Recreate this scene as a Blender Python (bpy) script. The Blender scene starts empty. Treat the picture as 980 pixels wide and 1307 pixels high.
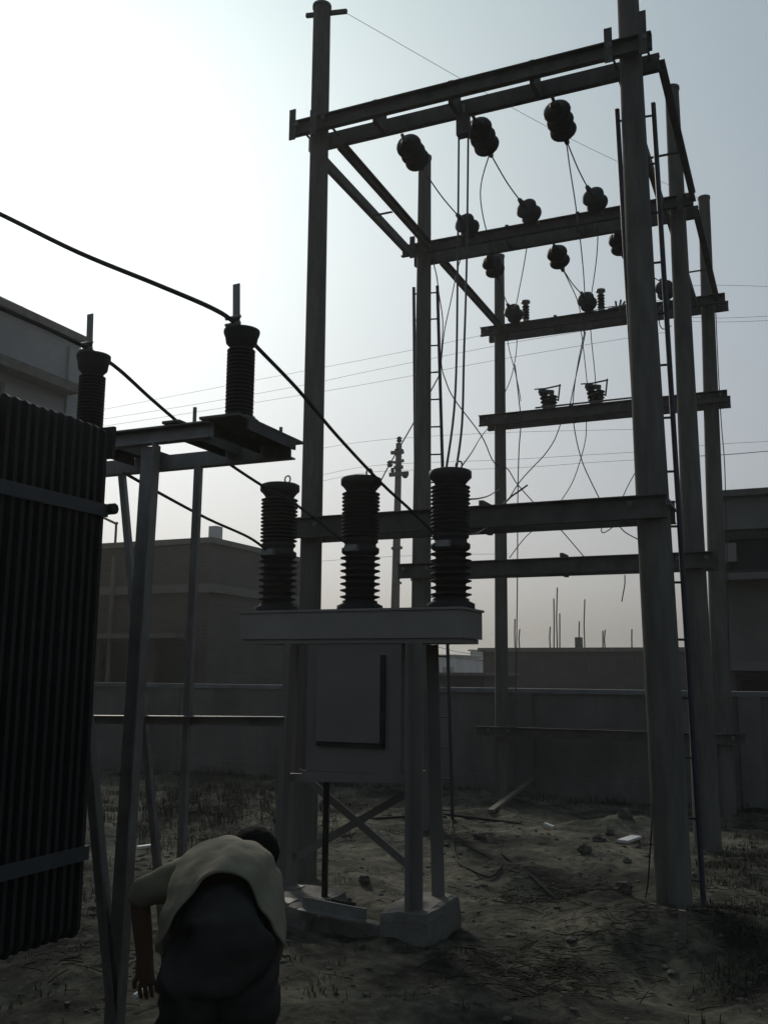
import bpy, bmesh, math, random
import numpy as np
from mathutils import Vector, Matrix, noise

random.seed(7)
S = bpy.context.scene
COL = S.collection

# ------------------------------------------------------------------ camera
CAM = Vector((0, 0, 1.6))
F, PITCH, YAW, ROLL = 1215.5, math.radians(9.514), math.radians(23.756), math.radians(0.43)
FW = Vector((-math.sin(YAW) * math.cos(PITCH), math.cos(YAW) * math.cos(PITCH), math.sin(PITCH)))
_r = Vector((math.cos(YAW), math.sin(YAW), 0)); _u = _r.cross(FW)
RT = _r * math.cos(ROLL) + _u * math.sin(ROLL)
UP = -_r * math.sin(ROLL) + _u * math.cos(ROLL)
cd = bpy.data.cameras.new('camera'); co = bpy.data.objects.new('camera', cd); COL.objects.link(co)
co.matrix_world = Matrix(((RT.x, UP.x, -FW.x, CAM.x), (RT.y, UP.y, -FW.y, CAM.y), (RT.z, UP.z, -FW.z, CAM.z), (0, 0, 0, 1)))
cd.sensor_fit = 'VERTICAL'; cd.sensor_height = 24; cd.lens = 24 * F / 1307
cd.clip_start = 0.05; cd.clip_end = 3000
S.camera = co

# ------------------------------------------------------------------ sky, sun, exposure
SUN_EL, SUN_ROT = math.radians(28.4), math.radians(-43)
w = bpy.data.worlds.new('World'); S.world = w; w.use_nodes = True
nt = w.node_tree; bg = nt.nodes['Background']; bg.inputs[1].default_value = 0.15
sk = nt.nodes.new('ShaderNodeTexSky'); sk.sky_type = 'NISHITA'; sk.sun_disc = False
sk.sun_elevation = SUN_EL; sk.sun_rotation = SUN_ROT
sk.air_density = 1.0; sk.dust_density = 8; sk.ozone_density = 6
gm = nt.nodes.new('ShaderNodeGamma'); gm.inputs[1].default_value = 0.42     # thick haze evens the sky out
tint = nt.nodes.new('ShaderNodeMix'); tint.data_type = 'RGBA'; tint.blend_type = 'MULTIPLY'
tint.inputs[0].default_value = 1
tcw = nt.nodes.new('ShaderNodeTexCoord'); sz = nt.nodes.new('ShaderNodeSeparateXYZ'); rw = nt.nodes.new('ShaderNodeValToRGB')
rw.color_ramp.elements[0].position = 0.05; rw.color_ramp.elements[0].color = (0.985, 0.99, 1.01, 1)      # greyer low down, cyan overhead
rw.color_ramp.elements[1].position = 0.62; rw.color_ramp.elements[1].color = (0.88, 1.03, 1.03, 1)
nt.links.new(tcw.outputs['Generated'], sz.inputs[0]); nt.links.new(sz.outputs[2], rw.inputs[0]); nt.links.new(rw.outputs[0], tint.inputs[7])
nt.links.new(sk.outputs[0], gm.inputs[0]); nt.links.new(gm.outputs[0], tint.inputs[6])
hs = nt.nodes.new('ShaderNodeHueSaturation'); hs.inputs['Saturation'].default_value = 0.9
nt.links.new(tint.outputs[2], hs.inputs['Color']); nt.links.new(hs.outputs[0], bg.inputs[0])
sl = bpy.data.lights.new('sun', 'SUN'); sl.energy = 1.3; sl.angle = math.radians(10); sl.color = (1, 0.93, 0.82)
so = bpy.data.objects.new('sun', sl); COL.objects.link(so)
sd = Vector((math.sin(SUN_ROT) * math.cos(SUN_EL), math.cos(SUN_ROT) * math.cos(SUN_EL), math.sin(SUN_EL)))
so.rotation_euler = sd.to_track_quat('Z', 'Y').to_euler(); so.location = (0, 0, 30)
S.view_settings.view_transform = 'Standard'; S.view_settings.look = 'None'
S.view_settings.exposure = 0.57; S.view_settings.gamma = 1


# ------------------------------------------------------------------ sight lines: photograph point -> place in the world
def ray(x, y): return FW + RT * ((x - 490) / F) - UP * ((y - 653.5) / F)
def P(x, y, Y): d = ray(x, y); return CAM + d * ((Y - CAM.y) / d.y)
def PX(x, y, X): d = ray(x, y); return CAM + d * ((X - CAM.x) / d.x)
def G(x, y, Z=0.0): d = ray(x, y); return CAM + d * ((Z - CAM.z) / d.z)
def D(x, y, dep): return CAM + ray(x, y) * dep
def depth(p): return (Vector(p) - CAM).dot(FW)
V = Vector


# ------------------------------------------------------------------ materials
def mat(name, col, rough=0.7, metal=0.0, var=0.35, scale=6.0, bump=0.15, bscale=40.0, spec=0.4, col2=None, stretch=None):
    m = bpy.data.materials.new(name); m.use_nodes = True; n = m.node_tree.nodes; l = m.node_tree.links
    b = n['Principled BSDF']; b.inputs['Roughness'].default_value = rough; b.inputs['Metallic'].default_value = metal
    b.inputs['Specular IOR Level'].default_value = spec
    tc = n.new('ShaderNodeTexCoord'); mp = n.new('ShaderNodeMapping'); l.new(tc.outputs['Object'], mp.inputs[0])
    if stretch: mp.inputs['Scale'].default_value = stretch
    t = n.new('ShaderNodeTexNoise'); t.inputs['Scale'].default_value = scale; t.inputs['Detail'].default_value = 8
    t.inputs['Roughness'].default_value = 0.65
    l.new(mp.outputs[0], t.inputs[0])
    r = n.new('ShaderNodeValToRGB'); r.color_ramp.elements[0].position = 0.3; r.color_ramp.elements[1].position = 0.7
    c2 = col2 or tuple(min(1, c * (1 + var)) for c in col)
    r.color_ramp.elements[0].color = (*[c * (1 - var) for c in col], 1); r.color_ramp.elements[1].color = (*c2, 1)
    l.new(t.outputs[0], r.inputs[0]); l.new(r.outputs[0], b.inputs['Base Color'])
    if bump:
        t2 = n.new('ShaderNodeTexNoise'); t2.inputs['Scale'].default_value = bscale; t2.inputs['Detail'].default_value = 6
        l.new(tc.outputs['Object'], t2.inputs[0])
        bp = n.new('ShaderNodeBump'); bp.inputs['Strength'].default_value = bump; bp.inputs['Distance'].default_value = 0.02
        l.new(t2.outputs[0], bp.inputs['Height']); l.new(bp.outputs[0], b.inputs['Normal'])
    return m

M = {}
M['pole'] = mat('weathered_pole_steel', (0.105, 0.096, 0.083), 0.9, 0.0, 0.35, 3, 0.15, 60, spec=0.12, stretch=(3, 3, 0.5))
M['steel'] = mat('grey_structural_steel', (0.08, 0.073, 0.064), 0.8, 0.0, 0.35, 5, 0.1, 80, spec=0.2)
M['galv'] = mat('galvanised_steel', (0.165, 0.155, 0.142), 0.5, 0.35, 0.3, 9, 0.06, 90)
M['porcelain'] = mat('dark_brown_porcelain', (0.012, 0.01, 0.0095), 0.55, 0, 0.3, 4, 0.0, spec=0.15)
M['wire'] = mat('weathered_conductor', (0.05, 0.05, 0.052), 0.6, 0.3, 0.2, 20, 0)
M['cable'] = mat('thick_dark_cable', (0.025, 0.025, 0.025), 0.85, 0, 0.2, 20, 0, spec=0.1)
M['rod'] = mat('blue_black_rod', (0.022, 0.022, 0.034), 0.6, 0, 0.3, 8, 0)
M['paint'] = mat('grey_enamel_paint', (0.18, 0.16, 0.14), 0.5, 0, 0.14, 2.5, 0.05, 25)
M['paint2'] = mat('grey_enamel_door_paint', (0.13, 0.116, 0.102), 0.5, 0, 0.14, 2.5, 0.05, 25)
M['fin'] = mat('dark_radiator_paint', (0.024, 0.022, 0.02), 0.6, 0, 0.35, 5, 0.05, 50, spec=0.12)
M['band'] = mat('dusty_radiator_band', (0.036, 0.036, 0.035), 0.65, 0, 0.3, 8, 0.05, 50)
M['concrete'] = mat('cast_concrete', (0.108, 0.098, 0.084), 0.9, 0, 0.35, 5, 0.4, 50)
M['plaster'] = mat('weathered_wall_plaster', (0.118, 0.108, 0.096), 0.9, 0, 0.45, 1.2, 0.3, 25, stretch=(1, 1, 0.5))
M['coping'] = mat('pale_coping_mortar', (0.15, 0.15, 0.145), 0.9, 0, 0.3, 3, 0.3, 30)
M['dark'] = mat('dark_opening', (0.012, 0.012, 0.012), 0.8, 0, 0.3, 3, 0)
M['wood'] = mat('weathered_timber', (0.12, 0.1, 0.075), 0.85, 0, 0.35, 8, 0.3, 60, stretch=(1, 1, 6))
M['skin'] = mat('brown_skin', (0.10, 0.055, 0.035), 0.6, 0, 0.15, 12, 0.05, 90)
M['hair'] = mat('black_hair', (0.006, 0.0055, 0.005), 0.95, 0, 0.4, 60, 0.5, 160, spec=0.05)
M['shirt'] = mat('faded_tan_cotton', (0.155, 0.138, 0.092), 0.9, 0, 0.22, 7, 0.35, 14)
M['trousers'] = mat('dark_navy_cotton', (0.032, 0.03, 0.0265), 0.95, 0, 0.3, 6, 0.3, 14, spec=0.15)
M['grass'] = mat('dry_weed', (0.028, 0.029, 0.015), 0.9, 0, 0.4, 3, 0)
M['straw'] = mat('dark_rotting_straw', (0.026, 0.024, 0.017), 0.95, 0, 0.6, 3, 0, spec=0.1)
M['clod'] = mat('dry_soil_clod', (0.06, 0.055, 0.043), 0.95, 0, 0.35, 9, 0.5, 40)
M['scrap'] = mat('pale_scrap', (0.55, 0.55, 0.52), 0.7, 0, 0.15, 9, 0.1, 40)
M['far'] = mat('pale_distant_render', (0.34, 0.34, 0.34), 0.9, 0, 0.2, 0.5, 0)
M['pale'] = mat('pale_building_render', (0.27, 0.265, 0.255), 0.95, 0, 0.2, 0.6, 0.3, 8)
M['farbrick'] = mat('unplastered_far_wall', (0.034, 0.031, 0.029), 0.95, 0, 0.35, 1.0, 0.2, 6)
M['render'] = mat('grey_building_render', (0.125, 0.117, 0.105), 0.95, 0, 0.3, 0.6, 0.3, 8)


def brick_mat(name, c1, c2, mortar, scale=1.0):
    m = bpy.data.materials.new(name); m.use_nodes = True; n = m.node_tree.nodes; l = m.node_tree.links
    b = n['Principled BSDF']; b.inputs['Roughness'].default_value = 0.95
    tc = n.new('ShaderNodeTexCoord'); sx = n.new('ShaderNodeSeparateXYZ'); cx = n.new('ShaderNodeCombineXYZ')
    ad = n.new('ShaderNodeMath'); ad.operation = 'ADD'
    l.new(tc.outputs['Object'], sx.inputs[0]); l.new(sx.outputs[0], ad.inputs[0]); l.new(sx.outputs[1], ad.inputs[1])
    l.new(ad.outputs[0], cx.inputs[0]); l.new(sx.outputs[2], cx.inputs[1])
    bt = n.new('ShaderNodeTexBrick'); bt.inputs['Scale'].default_value = scale
    bt.inputs['Brick Width'].default_value = 0.24; bt.inputs['Row Height'].default_value = 0.08; bt.inputs['Mortar Size'].default_value = 0.008
    bt.inputs['Color1'].default_value = (*c1, 1); bt.inputs['Color2'].default_value = (*c2, 1); bt.inputs['Mortar'].default_value = (*mortar, 1)
    l.new(cx.outputs[0], bt.inputs[0])
    t = n.new('ShaderNodeTexNoise'); t.inputs['Scale'].default_value = 0.7; t.inputs['Detail'].default_value = 6; l.new(tc.outputs['Object'], t.inputs[0])
    mx = n.new('ShaderNodeMix'); mx.data_type = 'RGBA'; mx.blend_type = 'MULTIPLY'; mx.inputs[0].default_value = 0.7
    l.new(bt.outputs[0], mx.inputs[6]); l.new(t.outputs[0], mx.inputs[7]); l.new(mx.outputs[2], b.inputs['Base Color'])
    return m
M['brick'] = brick_mat('old_brickwork', (0.10, 0.085, 0.07), (0.075, 0.067, 0.058), (0.105, 0.098, 0.09))


def ground_mat():
    m = bpy.data.materials.new('dry_trampled_soil'); m.use_nodes = True; n = m.node_tree.nodes; l = m.node_tree.links
    b = n['Principled BSDF']; b.inputs['Roughness'].default_value = 0.97; b.inputs['Specular IOR Level'].default_value = 0.15
    tc = n.new('ShaderNodeTexCoord')
    t = n.new('ShaderNodeTexNoise'); t.inputs['Scale'].default_value = 0.9; t.inputs['Detail'].default_value = 10; t.inputs['Roughness'].default_value = 0.68
    r = n.new('ShaderNodeValToRGB'); e = r.color_ramp.elements
    e[0].position = 0.41; e[0].color = (0.02, 0.0198, 0.0145, 1); e[1].position = 0.61; e[1].color = (0.155, 0.148, 0.106, 1)
    k = e.new(0.5); k.color = (0.08, 0.077, 0.056, 1)
    l.new(tc.outputs['Object'], t.inputs[0]); l.new(t.outputs[0], r.inputs[0])
    t3 = n.new('ShaderNodeTexNoise'); t3.inputs['Scale'].default_value = 14; t3.inputs['Detail'].default_value = 6; l.new(tc.outputs['Object'], t3.inputs[0])
    r3 = n.new('ShaderNodeValToRGB'); r3.color_ramp.elements[0].position = 0.35; r3.color_ramp.elements[0].color = (0.55, 0.55, 0.55, 1)
    r3.color_ramp.elements[1].position = 0.65; r3.color_ramp.elements[1].color = (1.1, 1.1, 1.1, 1); l.new(t3.outputs[0], r3.inputs[0])
    mx = n.new('ShaderNodeMix'); mx.data_type = 'RGBA'; mx.blend_type = 'MULTIPLY'; mx.inputs[0].default_value = 1
    l.new(r.outputs[0], mx.inputs[6]); l.new(r3.outputs[0], mx.inputs[7]); l.new(mx.outputs[2], b.inputs['Base Color'])
    t2 = n.new('ShaderNodeTexNoise'); t2.inputs['Scale'].default_value = 16; t2.inputs['Detail'].default_value = 10; t2.inputs['Roughness'].default_value = 0.7; l.new(tc.outputs['Object'], t2.inputs[0])
    bp = n.new('ShaderNodeBump'); bp.inputs['Strength'].default_value = 1.0; bp.inputs['Distance'].default_value = 0.05
    l.new(t2.outputs[0], bp.inputs['Height']); l.new(bp.outputs[0], b.inputs['Normal'])
    return m
M['ground'] = ground_mat()


# ------------------------------------------------------------------ mesh builder
class MB:
    def __init__(s): s.v = []; s.f = []; s.sm = []
    def add(s, vs, fs, smooth=False):
        k = len(s.v); s.v += [tuple(v) for v in vs]
        s.f += [tuple(i + k for i in f) for f in fs]; s.sm += [smooth] * len(fs); return s
    def box(s, lo, hi, mtx=None):
        vs = [V((x, y, z)) for x in (lo[0], hi[0]) for y in (lo[1], hi[1]) for z in (lo[2], hi[2])]
        if mtx: vs = [mtx @ v for v in vs]
        return s.add(vs, [(0, 1, 3, 2), (4, 6, 7, 5), (0, 4, 5, 1), (2, 3, 7, 6), (0, 2, 6, 4), (1, 5, 7, 3)])
    def prism(s, p, q, prof, up=V((0, 0, 1))):
        """profile (side, up) swept from p to q"""
        p, q = V(p), V(q); d = (q - p).normalized(); sd = d.cross(V(up)).normalized(); u = sd.cross(d)
        n = len(prof); vs = [p + sd * a + u * b for a, b in prof] + [q + sd * a + u * b for a, b in prof]
        fs = [(i, (i + 1) % n, n + (i + 1) % n, n + i) for i in range(n)] + [tuple(range(n))[::-1], tuple(range(n, 2 * n))]
        return s.add(vs, fs)
    def channel(s, p, q, h=0.11, b=0.05, t=0.008, side=1, up=V((0, 0, 1))):
        pr = [(0, -h / 2), (b, -h / 2), (b, -h / 2 + t), (t, -h / 2 + t), (t, h / 2 - t), (b, h / 2 - t), (b, h / 2), (0, h / 2)]
        if side < 0: pr = [(-a, c) for a, c in pr][::-1]
        return s.prism(p, q, pr, up)
    def angle(s, p, q, b=0.06, t=0.007, sx=1, sy=1, up=V((0, 0, 1))):
        pr = [(0, 0), (b * sx, 0), (b * sx, t * sy), (t * sx, t * sy), (t * sx, b * sy), (0, b * sy)]
        if sx * sy < 0: pr = pr[::-1]
        return s.prism(p, q, pr, up)
    def bar(s, p, q, wd, ht, up=V((0, 0, 1))):
        return s.prism(p, q, [(-wd / 2, -ht / 2), (wd / 2, -ht / 2), (wd / 2, ht / 2), (-wd / 2, ht / 2)], up)
    def tube(s, pts, r, n=8, cap=True):
        pts = [V(p) for p in pts]; m = len(pts); rs = r if isinstance(r, (list, tuple)) else [r] * m
        vs = []; ref = None
        for i, p in enumerate(pts):
            d = (pts[min(i + 1, m - 1)] - pts[max(i - 1, 0)]).normalized()
            if ref is None: ref = d.orthogonal().normalized()
            ref = (ref - d * ref.dot(d)).normalized(); b = d.cross(ref)
            vs += [p + (ref * math.cos(2 * math.pi * k / n) + b * math.sin(2 * math.pi * k / n)) * rs[i] for k in range(n)]
        fs = [(i * n + k, i * n + (k + 1) % n, (i + 1) * n + (k + 1) % n, (i + 1) * n + k) for i in range(m - 1) for k in range(n)]
        s.add(vs, fs, True)
        if cap: s.add(vs[:n], [tuple(range(n))[::-1]]); s.add(vs[-n:], [tuple(range(n))])
        return s
    def lathe(s, prof, base, axis=V((0, 0, 1)), n=20, smooth=True):
        """profile of (radius, height) along the axis"""
        base, a = V(base), V(axis).normalized(); x = a.orthogonal().normalized(); y = a.cross(x); vs = []
        for r, h in prof: vs += [base + a * h + (x * math.cos(2 * math.pi * k / n) + y * math.sin(2 * math.pi * k / n)) * r for k in range(n)]
        m = len(prof)
        fs = [(i * n + k, i * n + (k + 1) % n, (i + 1) * n + (k + 1) % n, (i + 1) * n + k) for i in range(m - 1) for k in range(n)]
        s.add(vs, fs, smooth); s.add(vs[:n], [tuple(range(n))[::-1]]); s.add(vs[-n:], [tuple(range(n))]); return s
    def build(s, name, m, parent=None, origin=None):
        o0 = V(parent['_o']) if parent is not None else V(origin or (0, 0, 0))
        me = bpy.data.meshes.new(name); me.from_pydata([tuple(V(v) - o0) for v in s.v], [], s.f)
        me.polygons.foreach_set('use_smooth', s.sm); me.materials.append(m); me.validate(); me.update()
        o = bpy.data.objects.new(name, me); COL.objects.link(o)
        if parent is not None: o.parent = parent; o['_o'] = list(o0)
        else: o.location = o0; o['_o'] = list(o0)
        return o


def tag(o, label=None, cat=None, group=None, kind=None):
    for k, v in (('label', label), ('category', cat), ('group', group), ('kind', kind)):
        if v: o[k] = v
    return o
def thing(name, label, cat, loc, group=None):
    o = bpy.data.objects.new(name, None); o.empty_display_size = 0.1; COL.objects.link(o); o.location = loc; o['_o'] = list(loc)
    return tag(o, label, cat, group)
def copy_thing(o, loc, label=None):
    c = o.copy(); COL.objects.link(c); c.location = loc
    if label: c['label'] = label
    for ch in list(o.children):
        k = ch.copy(); COL.objects.link(k); k.parent = c
        for g in list(ch.children):
            h = g.copy(); COL.objects.link(h); h.parent = k
    return c
def smoothed(pts, k=6):
    pts = [V(p) for p in pts]
    if len(pts) < 3: return pts
    out = []
    for i in range(len(pts) - 1):
        p0 = pts[max(i - 1, 0)]; p1 = pts[i]; p2 = pts[i + 1]; p3 = pts[min(i + 2, len(pts) - 1)]
        for j in range(k):
            t = j / k
            out.append(0.5 * ((2 * p1) + (p2 - p0) * t + (2 * p0 - 5 * p1 + 4 * p2 - p3) * t * t + (3 * p1 - p0 - 3 * p2 + p3) * t ** 3))
    return out + [pts[-1]]
def wire(name, pts, r, m, label, cat, group=None, k=6, n=6):
    b = MB(); b.tube(smoothed(pts, k), r, n); o = b.build(name, m, origin=pts[0]); return tag(o, label, cat, group)


# ------------------------------------------------------------------ ground
def vnoise(x, y, seed, cell):
    rs = np.random.RandomState(seed); T = rs.rand(256, 256)
    fx, fy = x / cell, y / cell; ix, iy = np.floor(fx).astype(int), np.floor(fy).astype(int); tx, ty = fx - ix, fy - iy
    tx = tx * tx * (3 - 2 * tx); ty = ty * ty * (3 - 2 * ty)
    g = lambda a, b: T[a % 256, b % 256]
    return (g(ix, iy) * (1 - tx) + g(ix + 1, iy) * tx) * (1 - ty) + (g(ix, iy + 1) * (1 - tx) + g(ix + 1, iy + 1) * tx) * ty - 0.5
MOUNDS = [(G(790, 1050), 0.30, 0.10), (G(700, 1135), 0.35, -0.13), (G(760, 1150), 0.30, 0.09), (G(800, 1195), 0.4, 0.12), (G(700, 1240), 0.5, -0.08),
          (G(940, 1190), 0.45, 0.14), (G(960, 1120), 0.6, 0.12), (G(270, 1040), 0.8, 0.2), (G(330, 1030), 0.7, 0.16), (G(640, 1110), 0.35, 0.06),
          (G(600, 1225), 0.5, 0.06), (G(60, 1250), 0.3, 0.06), (G(860, 1240), 0.4, -0.07), (G(480, 1060), 0.5, 0.07), (G(740, 1085), 0.3, 0.06)]
def hfun(x, y):
    h = 0.10 * vnoise(x, y, 1, 1.3) + 0.075 * vnoise(x, y, 2, 0.55) + 0.05 * vnoise(x, y, 3, 0.24) + 0.024 * vnoise(x, y, 4, 0.11)
    h = h + 0.016 * vnoise(x, y, 8, 0.06) + 0.035 * np.clip(np.abs(vnoise(x * .6 + y * .2, y * 1.5, 9, 0.33)) - .12, 0, 1) + 0.02 * np.abs(vnoise(x + y * .3, y * 2.2, 6, 0.4))
    for c, rad, a in MOUNDS: h = h + a * np.exp(-((x - c.x) ** 2 + (y - c.y) ** 2) / rad ** 2)
    far = np.clip((np.hypot(x, y - 6) - 12) / 6, 0, 1)
    return h * (1 - far) - 0.02
def ground():
    def axis(a0, a1, step, far):
        mid = np.arange(a0, a1, step); g = []; s0 = step
        k = a1
        while k < far: s0 *= 1.35; k += s0; g.append(k)
        g2 = []; s0 = step; k = a0
        while k > -far: s0 *= 1.35; k -= s0; g2.append(k)
        return np.array(g2[::-1] + list(mid) + g)
    xs = axis(-7.5, 4.0, 0.045, 330); ys = axis(1.8, 13.2, 0.045, 330)
    X, Y = np.meshgrid(xs, ys, indexing='ij'); Z = hfun(X, Y)
    nx, ny = X.shape
    me = bpy.data.meshes.new('ground'); vs = np.stack([X, Y, Z], -1).reshape(-1, 3)
    idx = np.arange(nx * ny).reshape(nx, ny)
    q = np.stack([idx[:-1, :-1], idx[1:, :-1], idx[1:, 1:], idx[:-1, 1:]], -1).reshape(-1, 4)
    me.vertices.add(len(vs)); me.vertices.foreach_set('co', vs.ravel())
    me.loops.add(q.size); me.loops.foreach_set('vertex_index', q.ravel())
    me.polygons.add(len(q)); me.polygons.foreach_set('loop_start', np.arange(0, q.size, 4)); me.polygons.foreach_set('loop_total', np.full(len(q), 4))
    me.polygons.foreach_set('use_smooth', np.ones(len(q), bool)); me.update(); me.validate()
    me.materials.append(M['ground']); o = bpy.data.objects.new('ground', me); COL.objects.link(o); o['kind'] = 'structure'
ground()
def gz(x, y): return float(hfun(np.array([x]), np.array([y]))[0])

# ------------------------------------------------------------------ boundary wall
WY = 13.0
t = thing('boundary_wall', 'long low plastered boundary wall with pale coping behind the poles', 'wall', (-3, WY, 0))
MB().box((-16, WY, -0.4), (11, WY + 0.2, 1.32)).build('wall', M['plaster'], t)
MB().box((-16, WY - 0.035, 1.322), (11, WY + 0.235, 1.385)).build('coping', M['coping'], t)
MB().box((-16, WY - 0.03, -0.3), (11, WY - 0.003, 0.22)).build('plinth_band', M['plaster'], t)
for x in np.arange(-15.2, 11, 2.9):
    MB().box((x - 0.13, WY - 0.06, -0.3), (x + 0.13, WY - 0.002, 1.32)).build('pilaster', M['plaster'], t)

# ------------------------------------------------------------------ buildings
def window(t, x0, x1, z0, z1, y, depth_=0.12):
    """recessed window of a wall that faces the camera (-Y), built on the wall plane y"""
    fr = MB(); a = 0.07
    for lo, hi in (((x0 - a, z0 - a), (x1 + a, z0)), ((x0 - a, z1), (x1 + a, z1 + a)), ((x0 - a, z0), (x0, z1)), ((x1, z0), (x1 + a, z1))):
        fr.box((lo[0], y - depth_, lo[1]), (hi[0], y + 0.01, hi[1]))
    f = fr.build('window', M['farbrick'], t)
    MB().box((x0, y - 0.012, z0), (x1, y - 0.004, z1)).build('pane', M['dark'], f)
    MB().box((x0 - 0.12, y - depth_ - 0.08, z0 - 0.14), (x1 + 0.12, y, z0 - a - 0.003)).build('sill', M['coping'], f)

# left single-storey brick building behind the wall
c = P(270, 686, 17.0); bx0, bx1, bz = -22.0, c.x, c.z; by1 = PX(394, 720, c.x).y
t = thing('brick_building', 'dark flat-roofed brick building behind the wall at left of the breaker', 'building', (bx1 - 4, 17, 0))
wb = MB().box((bx0, 17, -0.3), (bx1, by1, bz - 0.12)).build('wall', M['brick'], t)
b = MB().box((bx0, 16.93, bz - 0.12), (bx1 + 0.07, by1 + 0.07, bz)); b.build('parapet_coping', M['render'], t)
zb = P(200, 757, 17).z
MB().box((bx0, 16.9, zb - 0.02), (bx1 + 0.09, 16.997, zb + 0.16)).build('roof_slab_edge', M['render'], t)
MB().box((bx1 + 0.003, 17, zb - 0.02), (bx1 + 0.09, by1, zb + 0.16)).build('roof_slab_edge', M['render'], t)
zl = P(200, 815, 17).z
MB().box((bx0, 16.7, zl), (bx1 - 0.6, 16.997, zl + 0.1)).build('sunshade', M['render'], t)
xa, xb = P(205, 840, 17).x, P(243, 840, 17).x
window(t, xa, xb, 1.1, zl - 0.12, 17)
xa, xb = P(135, 840, 17).x, P(165, 840, 17).x
window(t, xa, xb, 1.1, zl - 0.12, 17)
dp = P(142, 800, 16.9)
MB().tube([(dp.x, 16.88, 0), (dp.x, 16.88, bz - 0.3)], 0.05, 8).build('drainpipe', M['render'], t)
p0 = P(147, 700, 17.3); z1 = P(147, 668, 17.3).z; p2 = P(120, 655, 17.3)
tag(MB().tube(smoothed([(p0.x, 17.3, bz - 0.1), (p0.x, 17.3, z1 - 0.03), (p0.x - 0.03, 17.3, z1), p2]), 0.028, 8).build('bent_pipe', M['steel'], origin=(p0.x, 17.3, bz)),
    'thin bent pipe standing on the brick building roof edge', 'pipe')
q0, q1 = P(266, 690, 30), P(277, 671, 30)
tag(MB().box((q0.x, 30, 0), (q1.x, 30.4, q1.z)).build('water_tower', M['far'], origin=(q0.x, 30.2, 0)), 'pale faint tower block peeping over the brick building roof corner', 'tower')

# tall building at far left, its long side running away from the camera
ex = -12.0; e1 = PX(104, 440, ex); ye = e1.y; ez = e1.z
t = thing('tall_building', 'tall plain grey building at left edge above the transformer fins', 'building', (ex - 3, ye - 4, 0))
MB().box((ex - 8, 2.0, -0.3), (ex, ye, ez)).build('wall', M['pale'], t)
MB().box((ex - 8, 2.0, ez + 0.002), (ex + 0.12, ye + 0.1, ez + 0.14)).build('roof_slab', M['concrete'], t)
z2 = PX(90, 500, ex).z
MB().box((ex + 0.002, 2.0, z2 - 0.12), (ex + 0.35, ye - 0.35, z2 + 0.05)).build('sunshade', M['concrete'], t)
MB().box((ex + 0.002, ye - 0.35, -0.3), (ex + 0.07, ye - 0.0, ez - 0.15)).build('pilaster', M['pale'], t)
for yy in (ye - 3.2, ye - 6.0):
    f = MB().box((ex + 0.002, yy, z2 - 1.7), (ex + 0.06, yy + 1.4, z2 - 0.3)).build('window', M['concrete'], t)
    MB().box((ex + 0.062, yy + 0.08, z2 - 1.62), (ex + 0.066, yy + 1.32, z2 - 0.38)).build('pane', M['dark'], f)

# building at right, facing the yard
ry = 15.2; rc = P(908, 628, ry); rz = rc.z
t = thing('right_building', 'dark two-storey building with ledges behind the right-hand poles', 'building', (rc.x + 4, ry, 0))
MB().box((rc.x, ry, -0.3), (rc.x + 14, ry + 8, rz - 0.1)).build('wall', M['render'], t)
MB().box((rc.x - 0.08, ry - 0.1, rz - 0.098), (rc.x + 14, ry + 8, rz)).build('roof_slab', M['concrete'], t)
for py, dd, hh in ((672, 0.12, 0.12), (738, 0.35, 0.1), (850, 0.2, 0.14)):
    z = P(940, py, ry).z; MB().box((rc.x + 0.1, ry - dd, z - hh / 2), (rc.x + 14, ry - 0.002, z + hh / 2)).build('ledge', M['render'], t)
a, bq = P(945, 858, ry), P(945, 884, ry)
window(t, a.x, a.x + 1.3, bq.z - 0.35, a.z - 0.12, ry, 0.1)
a = P(930, 690, ry); z0 = P(930, 728, ry).z
window(t, a.x, a.x + 1.5, z0, a.z, ry, 0.1)
window(t, a.x + 3.2, a.x + 4.7, z0, a.z, ry, 0.1)
a = P(928, 705, ry - 0.2)
MB().box((a.x - 0.12, ry - 0.2, a.z - 0.14), (a.x + 0.12, ry - 0.002, a.z + 0.14)).build('meter_box', M['paint'], t)

# unfinished building far behind, rebars on its roof
fy = 36.0; f0 = P(616, 827, fy)
t = thing('unfinished_building', 'low unfinished building with starter bars on the roof far behind the wall', 'building', (f0.x + 5, fy, 0))
MB().box((f0.x, fy, -0.3), (f0.x + 24, fy + 9, f0.z - 0.15)).build('wall', M['farbrick'], t)
MB().box((f0.x - 0.15, fy - 0.2, f0.z - 0.148), (f0.x + 24, fy + 9, f0.z)).build('roof_slab', M['concrete'], t)
for px in (655, 722, 783):
    a = P(px, 860, fy); fb = MB().box((a.x, fy - 0.06, f0.z - 1.05), (a.x + 0.9, fy + 0.01, f0.z - 0.35)).build('window', M['farbrick'], t)
    MB().box((a.x + 0.08, fy - 0.066, f0.z - 0.97), (a.x + 0.82, fy - 0.062, f0.z - 0.43)).build('pane', M['dark'], fb)
for px, top, yy in ((657, 790, 36.5), (702, 800, 36.5), (706.5, 764, 36.5), (711, 750, 37.0), (714, 783, 36.5), (739, 793, 37), (746, 765, 40), (769, 805, 38), (772, 804, 38), (806, 803, 37), (663, 803, 37)):
    a = P(px, 826, yy); b2 = P(px, top, yy)
    MB().tube([(a.x, yy, f0.z - 0.1), ((a.x + b2.x) / 2 + random.uniform(-.04, .04), yy, (f0.z + b2.z) / 2), (b2.x, yy, b2.z)], 0.028, 5).build('starter_bar', M['steel'], t)
a = P(738, 820, 36.4); MB().box((a.x - 0.12, 36.3, f0.z), (a.x + 0.12, 36.6, f0.z + 0.4)).build('roof_stub', M['concrete'], t)
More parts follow.
